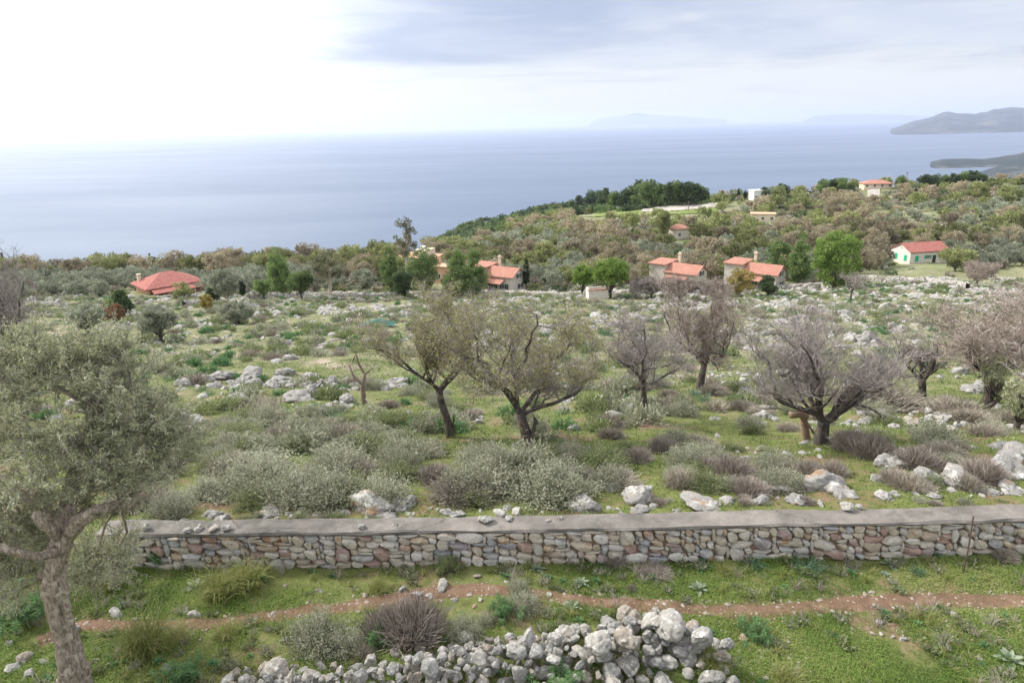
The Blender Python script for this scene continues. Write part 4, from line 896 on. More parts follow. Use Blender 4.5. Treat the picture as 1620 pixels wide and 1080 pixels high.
FG = [ # front slope and foot of the wall
 ('dry_bush', DRY, 655, 1010, 130, .5, 1.25, 'wide dry brown spiny bush behind the middle of the stone heap'), ('dry_bush', DRY, 610, 1005, 90, .5, 1.2, 'smaller dry brown bush at the left flank of the wide spiny one'), ('sage_bush', SG, 500, 1020, 110, .5, 1.0, 'grey green leafy bush left of the dry brown bush by the heap'), ('sage_bush', SG, 545, 1030, 80, .5, 1.0, 'grey green leafy bush just in front of the dry brown bush'), ('sage_bush', SG, 735, 1010, 70, .5, 1.1, 'pale leafy bush right of the dry brown bush by the heap'), ('sage_bush', SG, 770, 985, 40, .5, .9, 'small pale sprig between the dry bush and the green spurge'),
 ('spurge', SPG, 795, 975, 62, .33, 1.0, 'dark green feathery spurge beside the path'), ('sage_bush', SG, 830, 965, 62, .5, 1.0, 'pale straggly bush beside the path, right of the feathery spurge'), ('sage_bush', SG, 820, 935, 40, .5, 1.1, 'thin pale sprig at the far edge of the path'), ('sage_bush', SGr, 710, 902, 52, .5, 1.1, 'rounded grey green bush at the foot of the wall, left of centre'),
 ('spurge', SPG, 600, 1025, 55, .33, 1.2, 'yellow green feathery spurge at the left of the heap by the dead stems'), ('grey_bush', GRY, 575, 1040, 45, .5, 1.2, 'clump of bleached dead stems at the left of the heap'), ('spurge', SPG, 295, 1078, 80, .33, 1.0, 'feathery green spurge at the bottom edge under the olive'), ('spurge', SPG, 890, 1090, 95, .33, .8, 'feathery spurge at the bottom edge below the heap'), ('spurge', SPG, 1190, 1010, 60, .33, 1.0, 'blue green feathery spurge at the right tip of the heap'), ('spurge', SPG, 255, 890, 60, .33, 1.1, 'green spurge at the left end of the wall face'), ('spurge', SPG, 50, 985, 90, .33, 1.0, 'feathery green spurge left of the olive trunk'),
 ('grass_tuft', TGR, 232, 1035, 110, .33, 1.1, 'tall yellow green grass tuft right of the olive trunk'), ('grass_tuft', TGR, 280, 1015, 60, .33, .8, 'lower grass tuft beside the tall one by the olive trunk'), ('grass_tuft', TGR, 350, 945, 90, .33, 1.0, 'tall grass tuft in front of the left part of the wall'), ('grass_tuft', TGR, 395, 930, 80, .33, 1.1, 'tall grass tuft in front of the wall, right of its twin'), ('grass_tuft', TGR, 170, 930, 70, .33, .9, 'grass tuft behind the olive trunk'), ('grass_tuft', TGR, 360, 1010, 60, .33, .8, 'grass tuft between the path and the left end of the heap'), ('grass_tuft', TGR, 600, 935, 50, .33, .8, 'dry grass tuft left of the path stones'), ('grass_tuft', TGR, 1130, 1060, 60, .33, 1.3, 'straw coloured grass tuft right of the heap'), ('grass_tuft', TGR, 1240, 1080, 70, .33, .8, 'low pale grass tuft at the bottom edge right of the heap'), ('grass_tuft', TGR, 1145, 905, 40, .33, .8, 'thin grass tuft at the foot of the wall'),
 ('asphodel_tuft', ASP, 1280, 905, 72, .42, 1.1, 'biggest blue green leafy tuft at the foot of the wall'), ('asphodel_tuft', ASP, 1193, 900, 62, .42, 1.0, 'blue green leafy tuft at the wall, left of the biggest one'), ('asphodel_tuft', ASP, 1450, 910, 46, .42, 1.0, 'green leafy tuft below the right part of the wall'), ('asphodel_tuft', ASP, 1480, 880, 46, .42, .9, 'green leafy tuft touching the right part of the wall'), ('asphodel_tuft', ASP, 1318, 1010, 34, .42, 1.1, 'small spiky green tuft on the grass right of the path'), ('asphodel_tuft', ASP, 1205, 1020, 40, .42, 1.0, 'spiky tuft beside the blue green spurge'),
 ('rosette_plant', MUL, 1105, 935, 44, .22, 1.0, 'silvery rosette of broad leaves between wall and path'), ('rosette_plant', MUL, 1597, 1045, 60, .22, 1.0, 'silvery rosette of long leaves in the lower right corner'), ('rosette_plant', MUL, 1410, 895, 40, .22, 1.1, 'broad leaved rosette at the wall near the iron bar'), ('rosette_plant', MUL, 1400, 912, 26, .22, 1.0, 'small broad leaved rosette below the one at the wall'), ('rosette_plant', MUL, 920, 925, 36, .22, 1.1, 'broad leaved rosette by the path, right of centre'), ('rosette_plant', MUL, 850, 900, 34, .22, 1.0, 'broad leaved rosette at the foot of the wall'), ('rosette_plant', MUL, 955, 895, 30, .22, 1.0, 'small rosette at the foot of the wall beside dead twigs'), ('rosette_plant', MUL, 310, 930, 44, .22, 1.2, 'blue grey rosette in front of the left end of the wall'), ('rosette_plant', MUL, 905, 965, 44, .22, 1.0, 'flat withered rosette at the near edge of the path'), ('rosette_plant', MUL, 1445, 882, 40, .22, 1.2, 'upright broad leaved rosette against the wall face'),
 ('dry_bush', DRY, 1035, 910, 70, .5, .5, 'tangle of dead twigs at the foot of the wall'), ('dry_bush', DRY, 975, 890, 50, .5, 1.0, 'dead twigs leaning on the wall face'), ('dry_bush', DRY, 1000, 935, 22, .5, 1.0, 'small dry sprig between path and wall'), ('dry_bush', DRY, 1590, 885, 50, .5, .8, 'dry scrub at the foot of the wall by the right edge'),
]
for nm, ms, px, py, w, base, sq, lab in FG: plant(nm, ms, px, py, w, lab, 'grass tuft' if 'grass' in nm else 'plant' if nm in ('rosette_plant', 'spurge', 'asphodel_tuft') else 'bush', 'plants of the front slope', sq, base)
# bushes of the orchard: a grey green belt behind the wall
r5 = np.random.default_rng(77); OB = []
def near_hero(x, y, rr=26): return any(abs(x-a) < rr+8 and -14 < y-b < 46 for a, b in ((1298, 700), (1022, 662), (712, 690), (838, 712)))
for (x0, x1, y0, y1, n, kinds, w0, w1) in ((330, 960, 720, 800, 44, 'ssssgr', 70, 130), (350, 720, 672, 722, 38, 'sssgr', 50, 95), (180, 360, 680, 820, 20, 'ssrg', 60, 110), (860, 1150, 700, 780, 26, 'ssrrdg', 50, 90), (960, 1100, 640, 700, 10, 'srg', 40, 70), (1130, 1330, 740, 790, 14, 'drrs', 50, 90), (1330, 1600, 700, 780, 14, 'srdg', 50, 90), (840, 1260, 600, 660, 16, 'srg', 30, 60), (580, 840, 600, 680, 14, 'srg', 35, 60), (1150, 1350, 640, 735, 12, 'grsd', 30, 60), (1380, 1620, 620, 700, 14, 'rgs', 40, 80), (300, 560, 640, 665, 6, 'sr', 30, 50), (1030, 1620, 792, 800, 12, 'sgd', 20, 34), (250, 640, 818, 826, 8, 'sg', 26, 44)):
    for _ in range(n):
        px, py = r5.uniform(x0, x1), r5.uniform(y0, y1)
        if near_hero(px, py): continue
        OB.append((py, px, kinds[r5.integers(0, len(kinds))], r5.uniform(w0, w1)))
OB += [(752, 1160, 'd', 80), (745, 1120, 'd', 60), (760, 820, 's', 170), (790, 850, 's', 150), (775, 760, 's', 130), (790, 480, 's', 140), (770, 420, 's', 150), (760, 690, 'd', 70), (700, 1480, 's', 100), (660, 1510, 'r', 110), (690, 1560, 'r', 70), (645, 1400, 'r', 150), (640, 1350, 'r', 90)]
TYP = {'s': ('sage_bush', SG, 'grey green leafy bush'), 'g': ('green_bush', SGr, 'fresh green leafy bush'), 'd': ('dry_bush', DRY, 'dry straw brown bush'), 'r': ('grey_bush', GRY, 'bare greyish twiggy bush')}
for py, px, k, w in sorted(OB, reverse=True):
    nm, ms, txt = TYP[k]; plant(nm, ms, px, py, w, '%s %s %s' % ('large' if w > 105 else 'middling' if w > 60 else 'small', txt, rel(px, py, LMK)), 'bush', 'bushes of the orchard', r5.uniform(.5, .85) if k != 'd' else 1.0, .5, r5)
# field clumps: asphodel and small scrub, individually while they are large, the rest as one mass
n = 5600; Y = np.sqrt(r5.uniform(14**2, 125**2, n)); X = r5.uniform(-.9, .9, n)*Y; k = fbm(X*.15, Y*.12, 3, 140) > .40; X, Y = X[k], Y[k]
pr = [tuft_chunks(80, .35, .40, MM['bluegreen'], 60, .02, .5, .9), shrub_chunks(81, .6, .5, MM['sage'], 420, .13, .45, stems=40), shrub_chunks(82, .6, .5, MM['sagegreen'], 420, .13, .45, stems=40), twiggy_chunks(83, .6, .55, MM['greywood'], 110, .010), shrub_chunks(84, .5, .3, MM['spurge'], 300, .12, .4, stems=30), tuft_chunks(85, .5, .35, MM['grassdry'], 90, .02, .5, .9)]
tag(link('scrub', mesh('scrub', merge_chunks(pr, np.stack([X, Y, zg(X, Y)-.03], 1), r5.uniform(0, 6.28, len(X)), r5.uniform(.6, 1.25, len(X))*(1+Y*.0035), r5.choice(6, len(X), p=[.25, .2, .15, .1, .2, .10])))), 'low green and grey scrub dotted over the stony field', 'scrub', None, 'stuff')

# ------------------------------------------------------------------ orchard trees
def orchard(px, py, pytop, R_, seed, label, lean=(0, 0), **k):
    p = place(px, py); H = hgt(p, pytop)
    thing('almond_tree', branchy(seed, H, R_, lean=lean, **k), p, 0, None, label, 'almond tree', 'bare almond trees of the orchard'); return p, H
AL = MM['almondleaf']
orchard(714, 692, 448, 1.8, 1, 'tall leaning almond tree tinged green at its top, left of the widest one', (-.25, 0), trunk=(.10, .33), leafN=12000, leafmat_=AL, up=.7, limbs=4, lv=(4, 5, 5, 4))
orchard(843, 714, 462, 2.2, 2, 'widest almond tree with thick dark leaning trunk and yellow green buds', (-.30, 0), trunk=(.125, .26), leafN=12000, leafmat_=AL, limbs=5, lv=(4, 5, 5, 4))
orchard(1022, 664, 478, 2.0, 3, 'slim bare almond tree right of the widest one', (-.15, 0), trunk=(.09, .34), limbs=5, lv=(4, 5, 5, 4))
orchard(1107, 615, 445, 2.1, 4, 'bare pinkish almond tree behind the slim one', (.1, 0), trunk=(.13, .25), limbs=5, twigmat=MM['twigpink'], tw=.008, lv=(5, 5, 5, 3))
orchard(1298, 702, 485, 2.2, 5, 'big bare grey almond tree with many limbs and a sawn stump beside it', (0, 0), trunk=(.15, .18), limbs=6, lv=(4, 5, 5, 4), up=.45)
orchard(1458, 632, 540, 1.3, 6, 'small bare almond tree with black trunk, right of the big bare one', (-.1, 0), trunk=(.13, .35), limbs=4, lv=(5, 5, 5), tw=.008)
orchard(1562, 640, 445, 2.7, 7, 'large pinkish bare almond tree near the right edge', (-.1, 0), trunk=(.15, .25), limbs=6, twigmat=MM['twigpink'], tw=.009, lv=(5, 5, 5, 3))
orchard(-22, 596, 375, 3.0, 8, 'big bare almond tree cut by the left edge', (.5, 0), trunk=(.22, .16), limbs=6, tw=.008, lv=(5, 5, 5, 3), up=.15)
orchard(1660, 700, 450, 1.9, 9, 'bare almond tree cut by the right edge', (0, 0), trunk=(.12, .25), limbs=5, lv=(5, 5, 5))
orchard(1075, 478, 438, 3.4, 10, 'pinkish bare tree before the second gabled stone house', (0, 0), trunk=(.15, .15), limbs=6, twigmat=MM['twigpink'], tw=.022, lv=(5, 5, 4, 3))
orchard(1030, 472, 440, 3.2, 11, 'grey bare tree left of the pinkish one before the second gabled house', (0, 0), trunk=(.15, .15), limbs=6, tw=.022, lv=(5, 5, 4, 3))
orchard(1130, 474, 440, 2.6, 12, 'small bare tree right of the pinkish one before the stone houses', (0, 0), trunk=(.13, .15), limbs=6, twigmat=MM['twigpink'], tw=.02, lv=(5, 5, 4, 3))
orchard(1345, 478, 428, 2.4, 13, 'thin bare tree at the far wall of the field below the long house', (0, 0), trunk=(.12, .3), limbs=4, tw=.016, lv=(5, 5, 3))
orchard(1545, 452, 415, 3.4, 14, 'reddish bare tree at the right below the long house', (0, 0), trunk=(.13, .15), limbs=6, twigmat=MM['twigpink'], tw=.02, lv=(5, 5, 4, 3))
# dead stub and sawn stump
p = place(577, 640); s_ = mpp(p)
st = [tube([p+[0, 0, -.2], p+np.array([-.02, 0, 20*s_]), p+np.array([.0, 0, 36*s_]), p+np.array([5*s_, 0, 52*s_])], [.11, .09, .08, .06], 8), tube([p+np.array([0, 0, 34*s_]), p+np.array([-12*s_, 0, 46*s_]), p+np.array([-20*s_, .1, 66*s_])], [.06, .05, .03], 6), tube([p+np.array([5*s_, 0, 50*s_]), p+np.array([-4*s_, .1, 66*s_]), p+np.array([-7*s_, .1, 84*s_]), p+np.array([-13*s_, .1, 72*s_])], [.05, .045, .05, .03], 6), tube([p+np.array([4*s_, 0, 50*s_]), p+np.array([18*s_, 0, 62*s_])], [.04, .015], 6)]
tag(link('dead_tree', mesh('dead_tree', [(*cat(st), MM['wood'])], True)), 'dead forked tree stub standing among the white rocks on the left', 'dead tree')
p = place(1278, 695); s_ = mpp(p)
st = [tube([p+[0, 0, -.1], p+np.array([-8*s_, 0, 26*s_]), p+np.array([-12*s_, 0, 42*s_])], [.10, .09, .09], 8), tube([p+np.array([-6*s_, 0, 40*s_]), p+np.array([-22*s_, -.05, 46*s_]), p+np.array([-34*s_, -.1, 46*s_])], [.09, .10, .10], 8), tube([p+np.array([-12*s_, -.05, 40*s_]), p+np.array([8*s_, -.2, 8*s_])], [.03, .03], 6)]
tag(link('tree_stump', mesh('tree_stump', [(*cat(st), MM['cutwood'])], True)), 'sawn brown stump leaning at the left of the big bare almond', 'tree stump')
# ------------------------------------------------------------------ the old olive in the left foreground
def old_olive():
    r = np.random.default_rng(60); p0 = ground_hit(112, 1120, 0.05); s_ = mpp(p0+[0, 0, 1.0])
    e = tag(link('olive_tree', None, None, p0), 'old olive tree with twisted pale trunk filling the left foreground', 'olive tree')
    def q(px, py, dy=0.0):
        d = ray(px, py); Y = p0[1]+dy; t_ = Y/d[1]; return np.array([d[0]*t_, Y, d[2]*t_+CAMZ])-p0
    tk = []
    def gt(pts, rad, k=14, am=.22, sd=0):
        pts = np.array(pts); n = len(pts)*14; f = np.linspace(0, len(pts)-1, n); P_ = np.stack([np.interp(f, np.arange(len(pts)), pts[:, i]) for i in range(3)], 1)
        P_[1:-1] = (P_[:-2]+P_[1:-1]*2+P_[2:])/4; rr = np.interp(f, np.arange(len(pts)), rad); V, F = tube(P_, rr, k)
        c = np.repeat(P_, k, 0); d = V[:n*k]-c; ang = np.tile(np.arange(k)*2*math.pi/k, n); zz = np.repeat(f, k)
        m_ = 1+am*(np.sin(ang*3+zz*1.3+sd)*.5+np.sin(ang*5-zz*.9+sd)*.35)+am*1.3*(vn3(V[:n*k]*9+sd, 5)-.5)+am*1.1*(vn3(V[:n*k]*np.array([30, 30, 9.])+sd, 6)-.5); V[:n*k] = c+d*m_[:, None]; tk.append((V, F))
    gt([q(128, 1180), q(118, 1080), q(103, 1010), q(92, 950), q(88, 900), q(98, 850)], [.18, .15, .125, .115, .11, .105], 44, .36)
    gt([q(98, 855), q(125, 825), q(150, 808), q(185, 795, .3), q(230, 770, .8)], [.095, .08, .06, .04, .018], 26, .28, 2)
    gt([q(96, 860), q(108, 800, .2), q(120, 740, .5), q(140, 680, .8), q(150, 620, .9)], [.10, .085, .07, .05, .03], 26, .28, 3)
    gt([q(98, 850), q(60, 790, .3), q(20, 765, .4), q(-60, 740, .5)], [.09, .08, .065, .04], 26, .28, 4)
    gt([q(95, 850), q(82, 840, -.15), q(66, 828, -.25), q(58, 812, -.28)], [.07, .06, .055, .05], 10, .25, 5)
    gt([q(100, 870), q(60, 880, -.3), q(20, 872, -.5), q(-40, 850, -.6)], [.06, .05, .045, .03], 8, .2, 6)
    gt([q(88, 915), q(70, 905, .1), q(65, 918, .1)], [.09, .08, .03], 8, .2, 9)
    link('trunk', mesh('trunk', [(*cat(tk), MM['olivebark'])], True), e)
    # crown: foliage masses given as (px, py, dy, radius px) around the limbs
    cl = [(140, 600, .9, 70), (80, 590, .8, 62), (205, 610, 1.0, 60), (30, 620, .6, 70), (250, 650, 1.0, 50), (160, 670, .6, 70), (90, 680, .3, 70), (20, 700, .2, 70), (215, 700, .8, 60), (250, 730, .7, 42), (150, 730, .3, 60), (60, 750, .0, 70), (-30, 690, .3, 90), (-40, 800, .0, 90), (195, 750, .5, 42), (15, 800, .1, 60), (110, 780, .6, 50), (30, 860, .2, 55), (150, 885, 1.3, 40), (-10, 930, .0, 60), (60, 560, 1.0, 40), (130, 555, 1.1, 40), (180, 575, 1.1, 40), (265, 690, 1.1, 34), (10, 570, .9, 45), (20, 900, .5, 60), (-20, 880, .3, 80), (180, 880, 1.2, 40), (140, 905, 1.3, 36), (60, 830, .8, 50)]
    C = np.array([q(a, b, c) for a, b, c, d in cl]); Rr = np.array([d for *_, d in cl])*s_
    sp0 = []; sp1 = []; lp = []; ld = []; lt = []
    limbs_ = [q(150, 650, .7), q(60, 760, .3), q(190, 790, .5), q(110, 760, .4), q(0, 765, .4), q(120, 700, .6)]
    tb = []
    for c, R1 in zip(C, Rr):
        b = min(limbs_, key=lambda v: np.linalg.norm(v-c)); m_ = (b+c)/2+r.normal(size=3)*.08; tb.append(tube([b, m_, c], [.022, .016, .008], 5))
        for k in range(17):
            d = rdir(1, r)[0]; d[2] = d[2]*.8+.1; a = c+r.normal(size=3)*R1*.25; e1 = c+d*R1*r.uniform(.7, 1.4); sp0.append(a); sp1.append(e1)
            nt_ = 8; tv = r.random()
            for j in range(nt_):
                f = r.uniform(.25, 1.0); s0 = a*(1-f)+e1*f; dd = unit(d+r.normal(size=3)*.7+np.array([0, 0, .35])); s1 = s0+dd*r.uniform(.15, .34); sp0.append(s0); sp1.append(s1)
                nl_ = 22; g2 = r.uniform(.1, 1.05, nl_)[:, None]; P_ = s0*(1-g2)+s1*g2+r.normal(size=(nl_, 3))*.012; lp.append(P_); ld.append(unit(dd*.9+rdir(nl_, r)*.9)); lt.append(np.clip(tv*.5+r.random(nl_)*.5, 0, 1))
    sp0, sp1 = np.array(sp0), np.array(sp1); V, F = sticks(sp0, sp1, .004, .002, 3)
    link('branches', mesh('branches', [(V, F, MM['twig'], np.repeat(r.random(len(sp0)), 3)), (*cat(tb), MM['olivebark'], .3)]), e)
    lp, ld, lt = np.concatenate(lp), np.concatenate(ld), np.concatenate(lt); print('olive leaves', len(lp))
    V, F = leaves(lp, ld, r.uniform(.04, .068, len(lp)), .012, r=r); link('crown', mesh('crown', [(V, F, MM['oliveleaf'], lt)]), e)
old_olive()
# ------------------------------------------------------------------ houses
def box(x0, x1, y0, y1, z0, z1):
    V = np.array([[x, y, z] for z in (z0, z1) for y in (y0, y1) for x in (x0, x1)], float)
    return V, np.array([[0, 2, 3, 1], [4, 5, 7, 6], [0, 1, 5, 4], [2, 6, 7, 3], [0, 4, 6, 2], [1, 3, 7, 5]])
def bx(o, name, dims, mat, bev=0): return link(name, mesh(name, [(*cat([box(*d) for d in dims]), mat)]), o)
def gable_wall(L_, W_, H, rh, z0=-1.5):   # ridge along x
    x, y = L_/2, W_/2
    V = np.array([[-x, -y, z0], [x, -y, z0], [x, y, z0], [-x, y, z0], [-x, -y, H], [x, -y, H], [x, y, H], [-x, y, H], [-x, 0, H+rh], [x, 0, H+rh]])
    F4 = np.array([[0, 1, 5, 4], [2, 3, 7, 6], [0, 4, 7, 3], [1, 2, 6, 5], [4, 5, 9, 8], [6, 7, 8, 9]]); F3 = np.array([[4, 8, 7], [5, 6, 9]])
    return V, F4, F3
def gable_roof(L_, W_, H, rh, ov=.35, th=.16):
    x = L_/2+ov; y = W_/2+ov; s = rh/(W_/2); ze = H-ov*s+.03; zr = H+rh+.03
    V = []; 
    for X in (-x, x):
        V += [[X, -y, ze], [X, 0, zr], [X, y, ze], [X, y, ze+th], [X, 0, zr+th], [X, -y, ze+th]]
    V = np.array(V, float); F = [[0, 1, 4, 5], [1, 2, 3, 4], [6, 11, 10, 7], [7, 10, 9, 8]]+[[i, (i+1) % 6+0, (i+1) % 6+6, i+6] for i in range(6)]
    return V, np.array(F)
def hip_roof(L_, W_, H, rh, ov=.6, th=.16):
    x = L_/2+ov; y = W_/2+ov; rx = max(.1, L_/2-W_/2)
    V = [[-x, -y, H], [x, -y, H], [x, y, H], [-x, y, H], [-x, -y, H+th], [x, -y, H+th], [x, y, H+th], [-x, y, H+th], [-rx, 0, H+th+rh], [rx, 0, H+th+rh]]
    return np.array(V, float), np.array([[0, 3, 2, 1], [0, 1, 5, 4], [1, 2, 6, 5], [2, 3, 7, 6], [3, 0, 4, 7], [4, 5, 9, 8], [6, 7, 8, 9], [5, 6, 9, 9], [7, 4, 8, 8]])
def window(o, face, a, z, w, h, L2, W2, shut, frame='white', open_=True):
    """face: 'x+','x-','y-','y+'; a: position along the face"""
    def bb(a0, a1, z0, z1, d0, d1):
        if face == 'y-': return (a0, a1, -W2-d1, -W2-d0, z0, z1)
        if face == 'y+': return (a0, a1, W2+d0, W2+d1, z0, z1)
        if face == 'x-': return (-L2-d1, -L2-d0, a0, a1, z0, z1)
        return (L2+d0, L2+d1, a0, a1, z0, z1)
    f = bx(o, 'window', [bb(a-w/2-.1, a+w/2+.1, z-.1, z, .0, .05), bb(a-w/2-.1, a+w/2+.1, z+h, z+h+.1, .0, .05), bb(a-w/2-.1, a-w/2, z, z+h, .0, .05), bb(a+w/2, a+w/2+.1, z, z+h, .0, .05), bb(a-.03, a+.03, z, z+h, .0, .045)], MM[frame])
    bx(f, 'pane', [bb(a-w/2, a+w/2, z, z+h, .004, .02)], MM['glass'])
    if shut:
        if open_: dd = [bb(a-w-.06, a-w/2-.06, z-.02, z+h+.02, .052, .10)], [bb(a+w/2+.06, a+w+.06, z-.02, z+h+.02, .052, .10)]
        else: dd = [bb(a-w/2, a-.01, z, z+h, .052, .10)], [bb(a+.01, a+w/2, z, z+h, .052, .10)]
        for d in dd: bx(f, 'shutter', d, MM[shut])
def house_at(name, px, py, yaw, label, Y=None):
    p = place(px, py) if Y is None else at(px, py, Y); return tag(link(name, None, None, p, yaw), label, 'house'), p
HOUSES = []
def gabled(name, px, py, yaw, L_, W_, H, rh, label, stone='housestone', tiles='tiles'):
    o, p = house_at(name, px, py, yaw, label); V, F4, F3 = gable_wall(L_, W_, H, rh)
    link('wall', mesh('wall', [(V, F4, MM[stone]), (V, F3, MM[stone])]), o)
    V, F = gable_roof(L_, W_, H, rh); rf = link('roof', mesh('roof', [(V, F, MM[tiles])]), o); HOUSES.append((p, max(L_, W_)*.6)); return o, rf, p
def two_part(px, py, yaw, label, chim):
    o, rf, p = gabled('stone_house', px, py, yaw, 6.4, 4.9, 3.3, 1.25, label); L2, W2 = 3.2, 2.45
    window(o, 'x+', 0, 2.75, .75, .85, L2, W2, 'shutterdark'); window(o, 'x+', .5, .7, .8, .9, L2, W2, 'shutterdark'); window(o, 'y-', -1.2, .9, .9, 1.0, L2, W2, 'shutterdark'); window(o, 'y-', 1.4, .9, .9, 1.0, L2, W2, 'shutterdark')
    # taller rear block under a lean-to roof
    bx(o, 'rear_wing', [(-6.6, -3.25, -2.6, 2.3, -1.5, 4.5)], MM['housestone'])
    V, F = box(-6.9, -3.0, -2.9, 2.6, 4.5, 4.7); V[4:, 2] += np.array([0, .0, .2, .2]); bx_ = link('wing_roof', mesh('wing_roof', [(V, F, MM['tiles'])]), o)
    c = bx(rf, 'chimney', [(-2.9, -2.4, chim, chim+.5, 3.2, 6.0), (-3.0, -2.3, chim-.1, chim+.6, 6.0, 6.12), (-2.85, -2.45, chim+.05, chim+.45, 6.27, 6.37), (-2.85, -2.7, chim+.05, chim+.45, 6.12, 6.27), (-2.6, -2.45, chim+.05, chim+.45, 6.12, 6.27)], MM['plaster'])
    # porch roof in front
    V, F = box(-2.8, 1.6, -4.2, -2.5, 2.1, 2.22); V[[2, 3, 6, 7], 2] += .6; link('porch_roof', mesh('porch_roof', [(V, F, MM['tiles'])]), o)
    return o, p
two_part(799, 459, R(-32), 'gabled stone house with red tiles beside the tall cypress, left of the umbrella pines', 2.2)
two_part(1084, 455, R(-40), 'gabled stone house with red tiles right of the umbrella pines', 2.2)
two_part(1206, 457, R(-40), 'gabled stone house with red tiles behind the yellowish tree', 2.2)
o, rf, p = gabled('long_house', 1452, 415, R(10), 10.4, 6.6, 3.3, 1.55, 'long pale stone house with red roof and green shutters on the right hillside', 'palestone', 'tilesdeep'); L2, W2 = 5.2, 3.3
for a, w, h, z in ((-3.4, 1.0, 1.35, 1.0), (-.35, .9, .8, 1.55), (3.3, 1.1, .9, 1.5)): window(o, 'y-', a, z, w, h, L2, W2, 'shuttergreen', 'white', a == -.35)
for a in (-1.8, 1.4): window(o, 'x-', a, 1.0, 1.0, 1.4, L2, W2, 'shuttergreen', 'white', False)
window(o, 'x-', 0, 3.6, .35, .5, L2, W2, None)
bx(o, 'door', [(1.0, 1.9, -3.36, -3.30, -.1, 2.3)], MM['glass'])
bx(o, 'terrace', [(-4.8, 3.2, -6.0, -3.35, -1.6, -.15)], MM['palestone'])
# big hip roofed house on the left
o, p = house_at('hip_roofed_house', 268, 460, R(44), 'low house under a wide red hip roof among olive trees on the left'); HOUSES.append((p, 8))
bx(o, 'wall', [(-4.9, 4.9, -3.9, 3.9, -1.5, 1.7)], MM['peach']); V, F = hip_roof(9.8, 7.8, 1.7, 2.1, .8); rf = link('roof', mesh('roof', [(V, F, MM['tilesdeep'])]), o)
bx(rf, 'chimney', [(-4.6, -4.0, 2.6, 3.2, 2.0, 3.6), (-4.7, -3.9, 2.5, 3.3, 3.6, 3.72)], MM['plaster'])
V, F = box(-4.7, 5.4, -6.4, -4.72, 1.0, 1.12); V[[2, 3, 6, 7], 2] += .5; link('veranda_roof', mesh('veranda_roof', [(V, F, MM['tilesdeep'])]), o)
for a in (-4.5, -2.0, .5, 2.9, 5.2): bx(o, 'veranda_post', [(a-.1, a+.1, -6.2, -6.0, -1.5, .995)], MM['peach'])
for a in (-3.5, 0, 3.5): window(o, 'y-', a, .2, 1.0, 1.0, 4.9, 3.9, 'shutterdark')
# far houses
def small_house(name, px, py, yaw, L_, W_, H, label, roof, wallm, rh=1.5):
    o, p = house_at(name, px, py, yaw, label); HOUSES.append((p, L_*.6)); bx(o, 'wall', [(-L_/2, L_/2, -W_/2, W_/2, -2, H)], MM[wallm])
    if roof == 'hip': V, F = hip_roof(L_, W_, H, rh, .5); link('roof', mesh('roof', [(V, F, MM['tiles'])]), o)
    elif roof == 'flat': bx(o, 'roof', [(-L_/2-.3, L_/2+.3, -W_/2-.3, W_/2+.3, H, H+.25)], MM['white' if wallm == 'white' else 'peach'])
    for a in np.linspace(-L_/2+1.2, L_/2-1.2, max(1, int(L_/3))): window(o, 'y-', a, .9, 1.0, 1.1, L_/2, W_/2, None, 'white')
    return o, p
small_house('crest_house', 1385, 297, R(-8), 12.5, 7, 2.2, 'wide house with low red hip roof on the skyline at the right', 'hip', 'plaster', 1.5)
small_house('flat_roofed_house', 1206, 350, R(-18), 9.0, 5.5, 3.0, 'pale flat roofed house in the distance above the middle trees', 'flat', 'plaster')
small_house('small_red_roofed_house', 1073, 376, R(25), 5.5, 5, 3.2, 'small distant house with red roof behind a tall tree, below the field', 'hip', 'palestone', 1.3)
small_house('field_hut', 975, 333, R(5), 4.4, 3.5, 2.2, 'tiny white hut at the edge of the green field', 'flat', 'white')
small_house('white_block_house', 1198, 305, R(10), 6, 5, 4.2, 'white block of a house rising behind the far trees', 'flat', 'white')
o, p = small_house('beige_house', 665, 428, R(-25), 11, 7, 4.2, 'beige two storey house half hidden behind pines and the tall eucalyptus', 'flat', 'plaster')
bx(o, 'upper_floor', [(0, 4.0, -2.2, 2.3, 4.27, 6.4)], MM['plaster']); V, F = box(-4.4, 0.0, -4.5, -4.03, 0, 2)
bx(o, 'water_tank', [(1.0, 2.2, -1, .3, 6.42, 7.2)], MM['white'])
o, p = small_house('orange_walled_house', 702, 446, R(-20), 3.4, 3, 3.6, 'small orange plastered outbuilding with chimney between the pines', 'flat', 'peach', 1.2)
bx(o, 'chimney', [(-1.6, -1.0, .5, 1.1, 3.86, 5.6), (-1.7, -.9, .4, 1.2, 5.6, 5.75)], MM['peach'])
o, p = house_at('stone_shed', 944, 473, R(4), 'roofless little pale stone shed under the umbrella pines'); bx(o, 'wall', [(-1.5, 1.5, -1.2, -.9, -.5, 1.7), (-1.5, 1.5, .9, 1.2, -.5, 1.7), (-1.5, -1.2, -.89, .89, -.5, 1.65), (1.2, 1.5, -.89, .89, -.5, 1.65)], MM['palestone']); bx(o, 'tile_edge', [(-1.65, 1.65, -1.35, -.85, 1.705, 1.8)], MM['tiles'])
o['category'] = 'shed'
bx(tag(link('garden_wall', None, None, place(1290, 455), R(8)), 'low white garden wall behind the bare tree below the bright pine', 'wall'), 'wall_face', [(-5, 6, 0, .35, -.5, .8)], MM['palestone'])
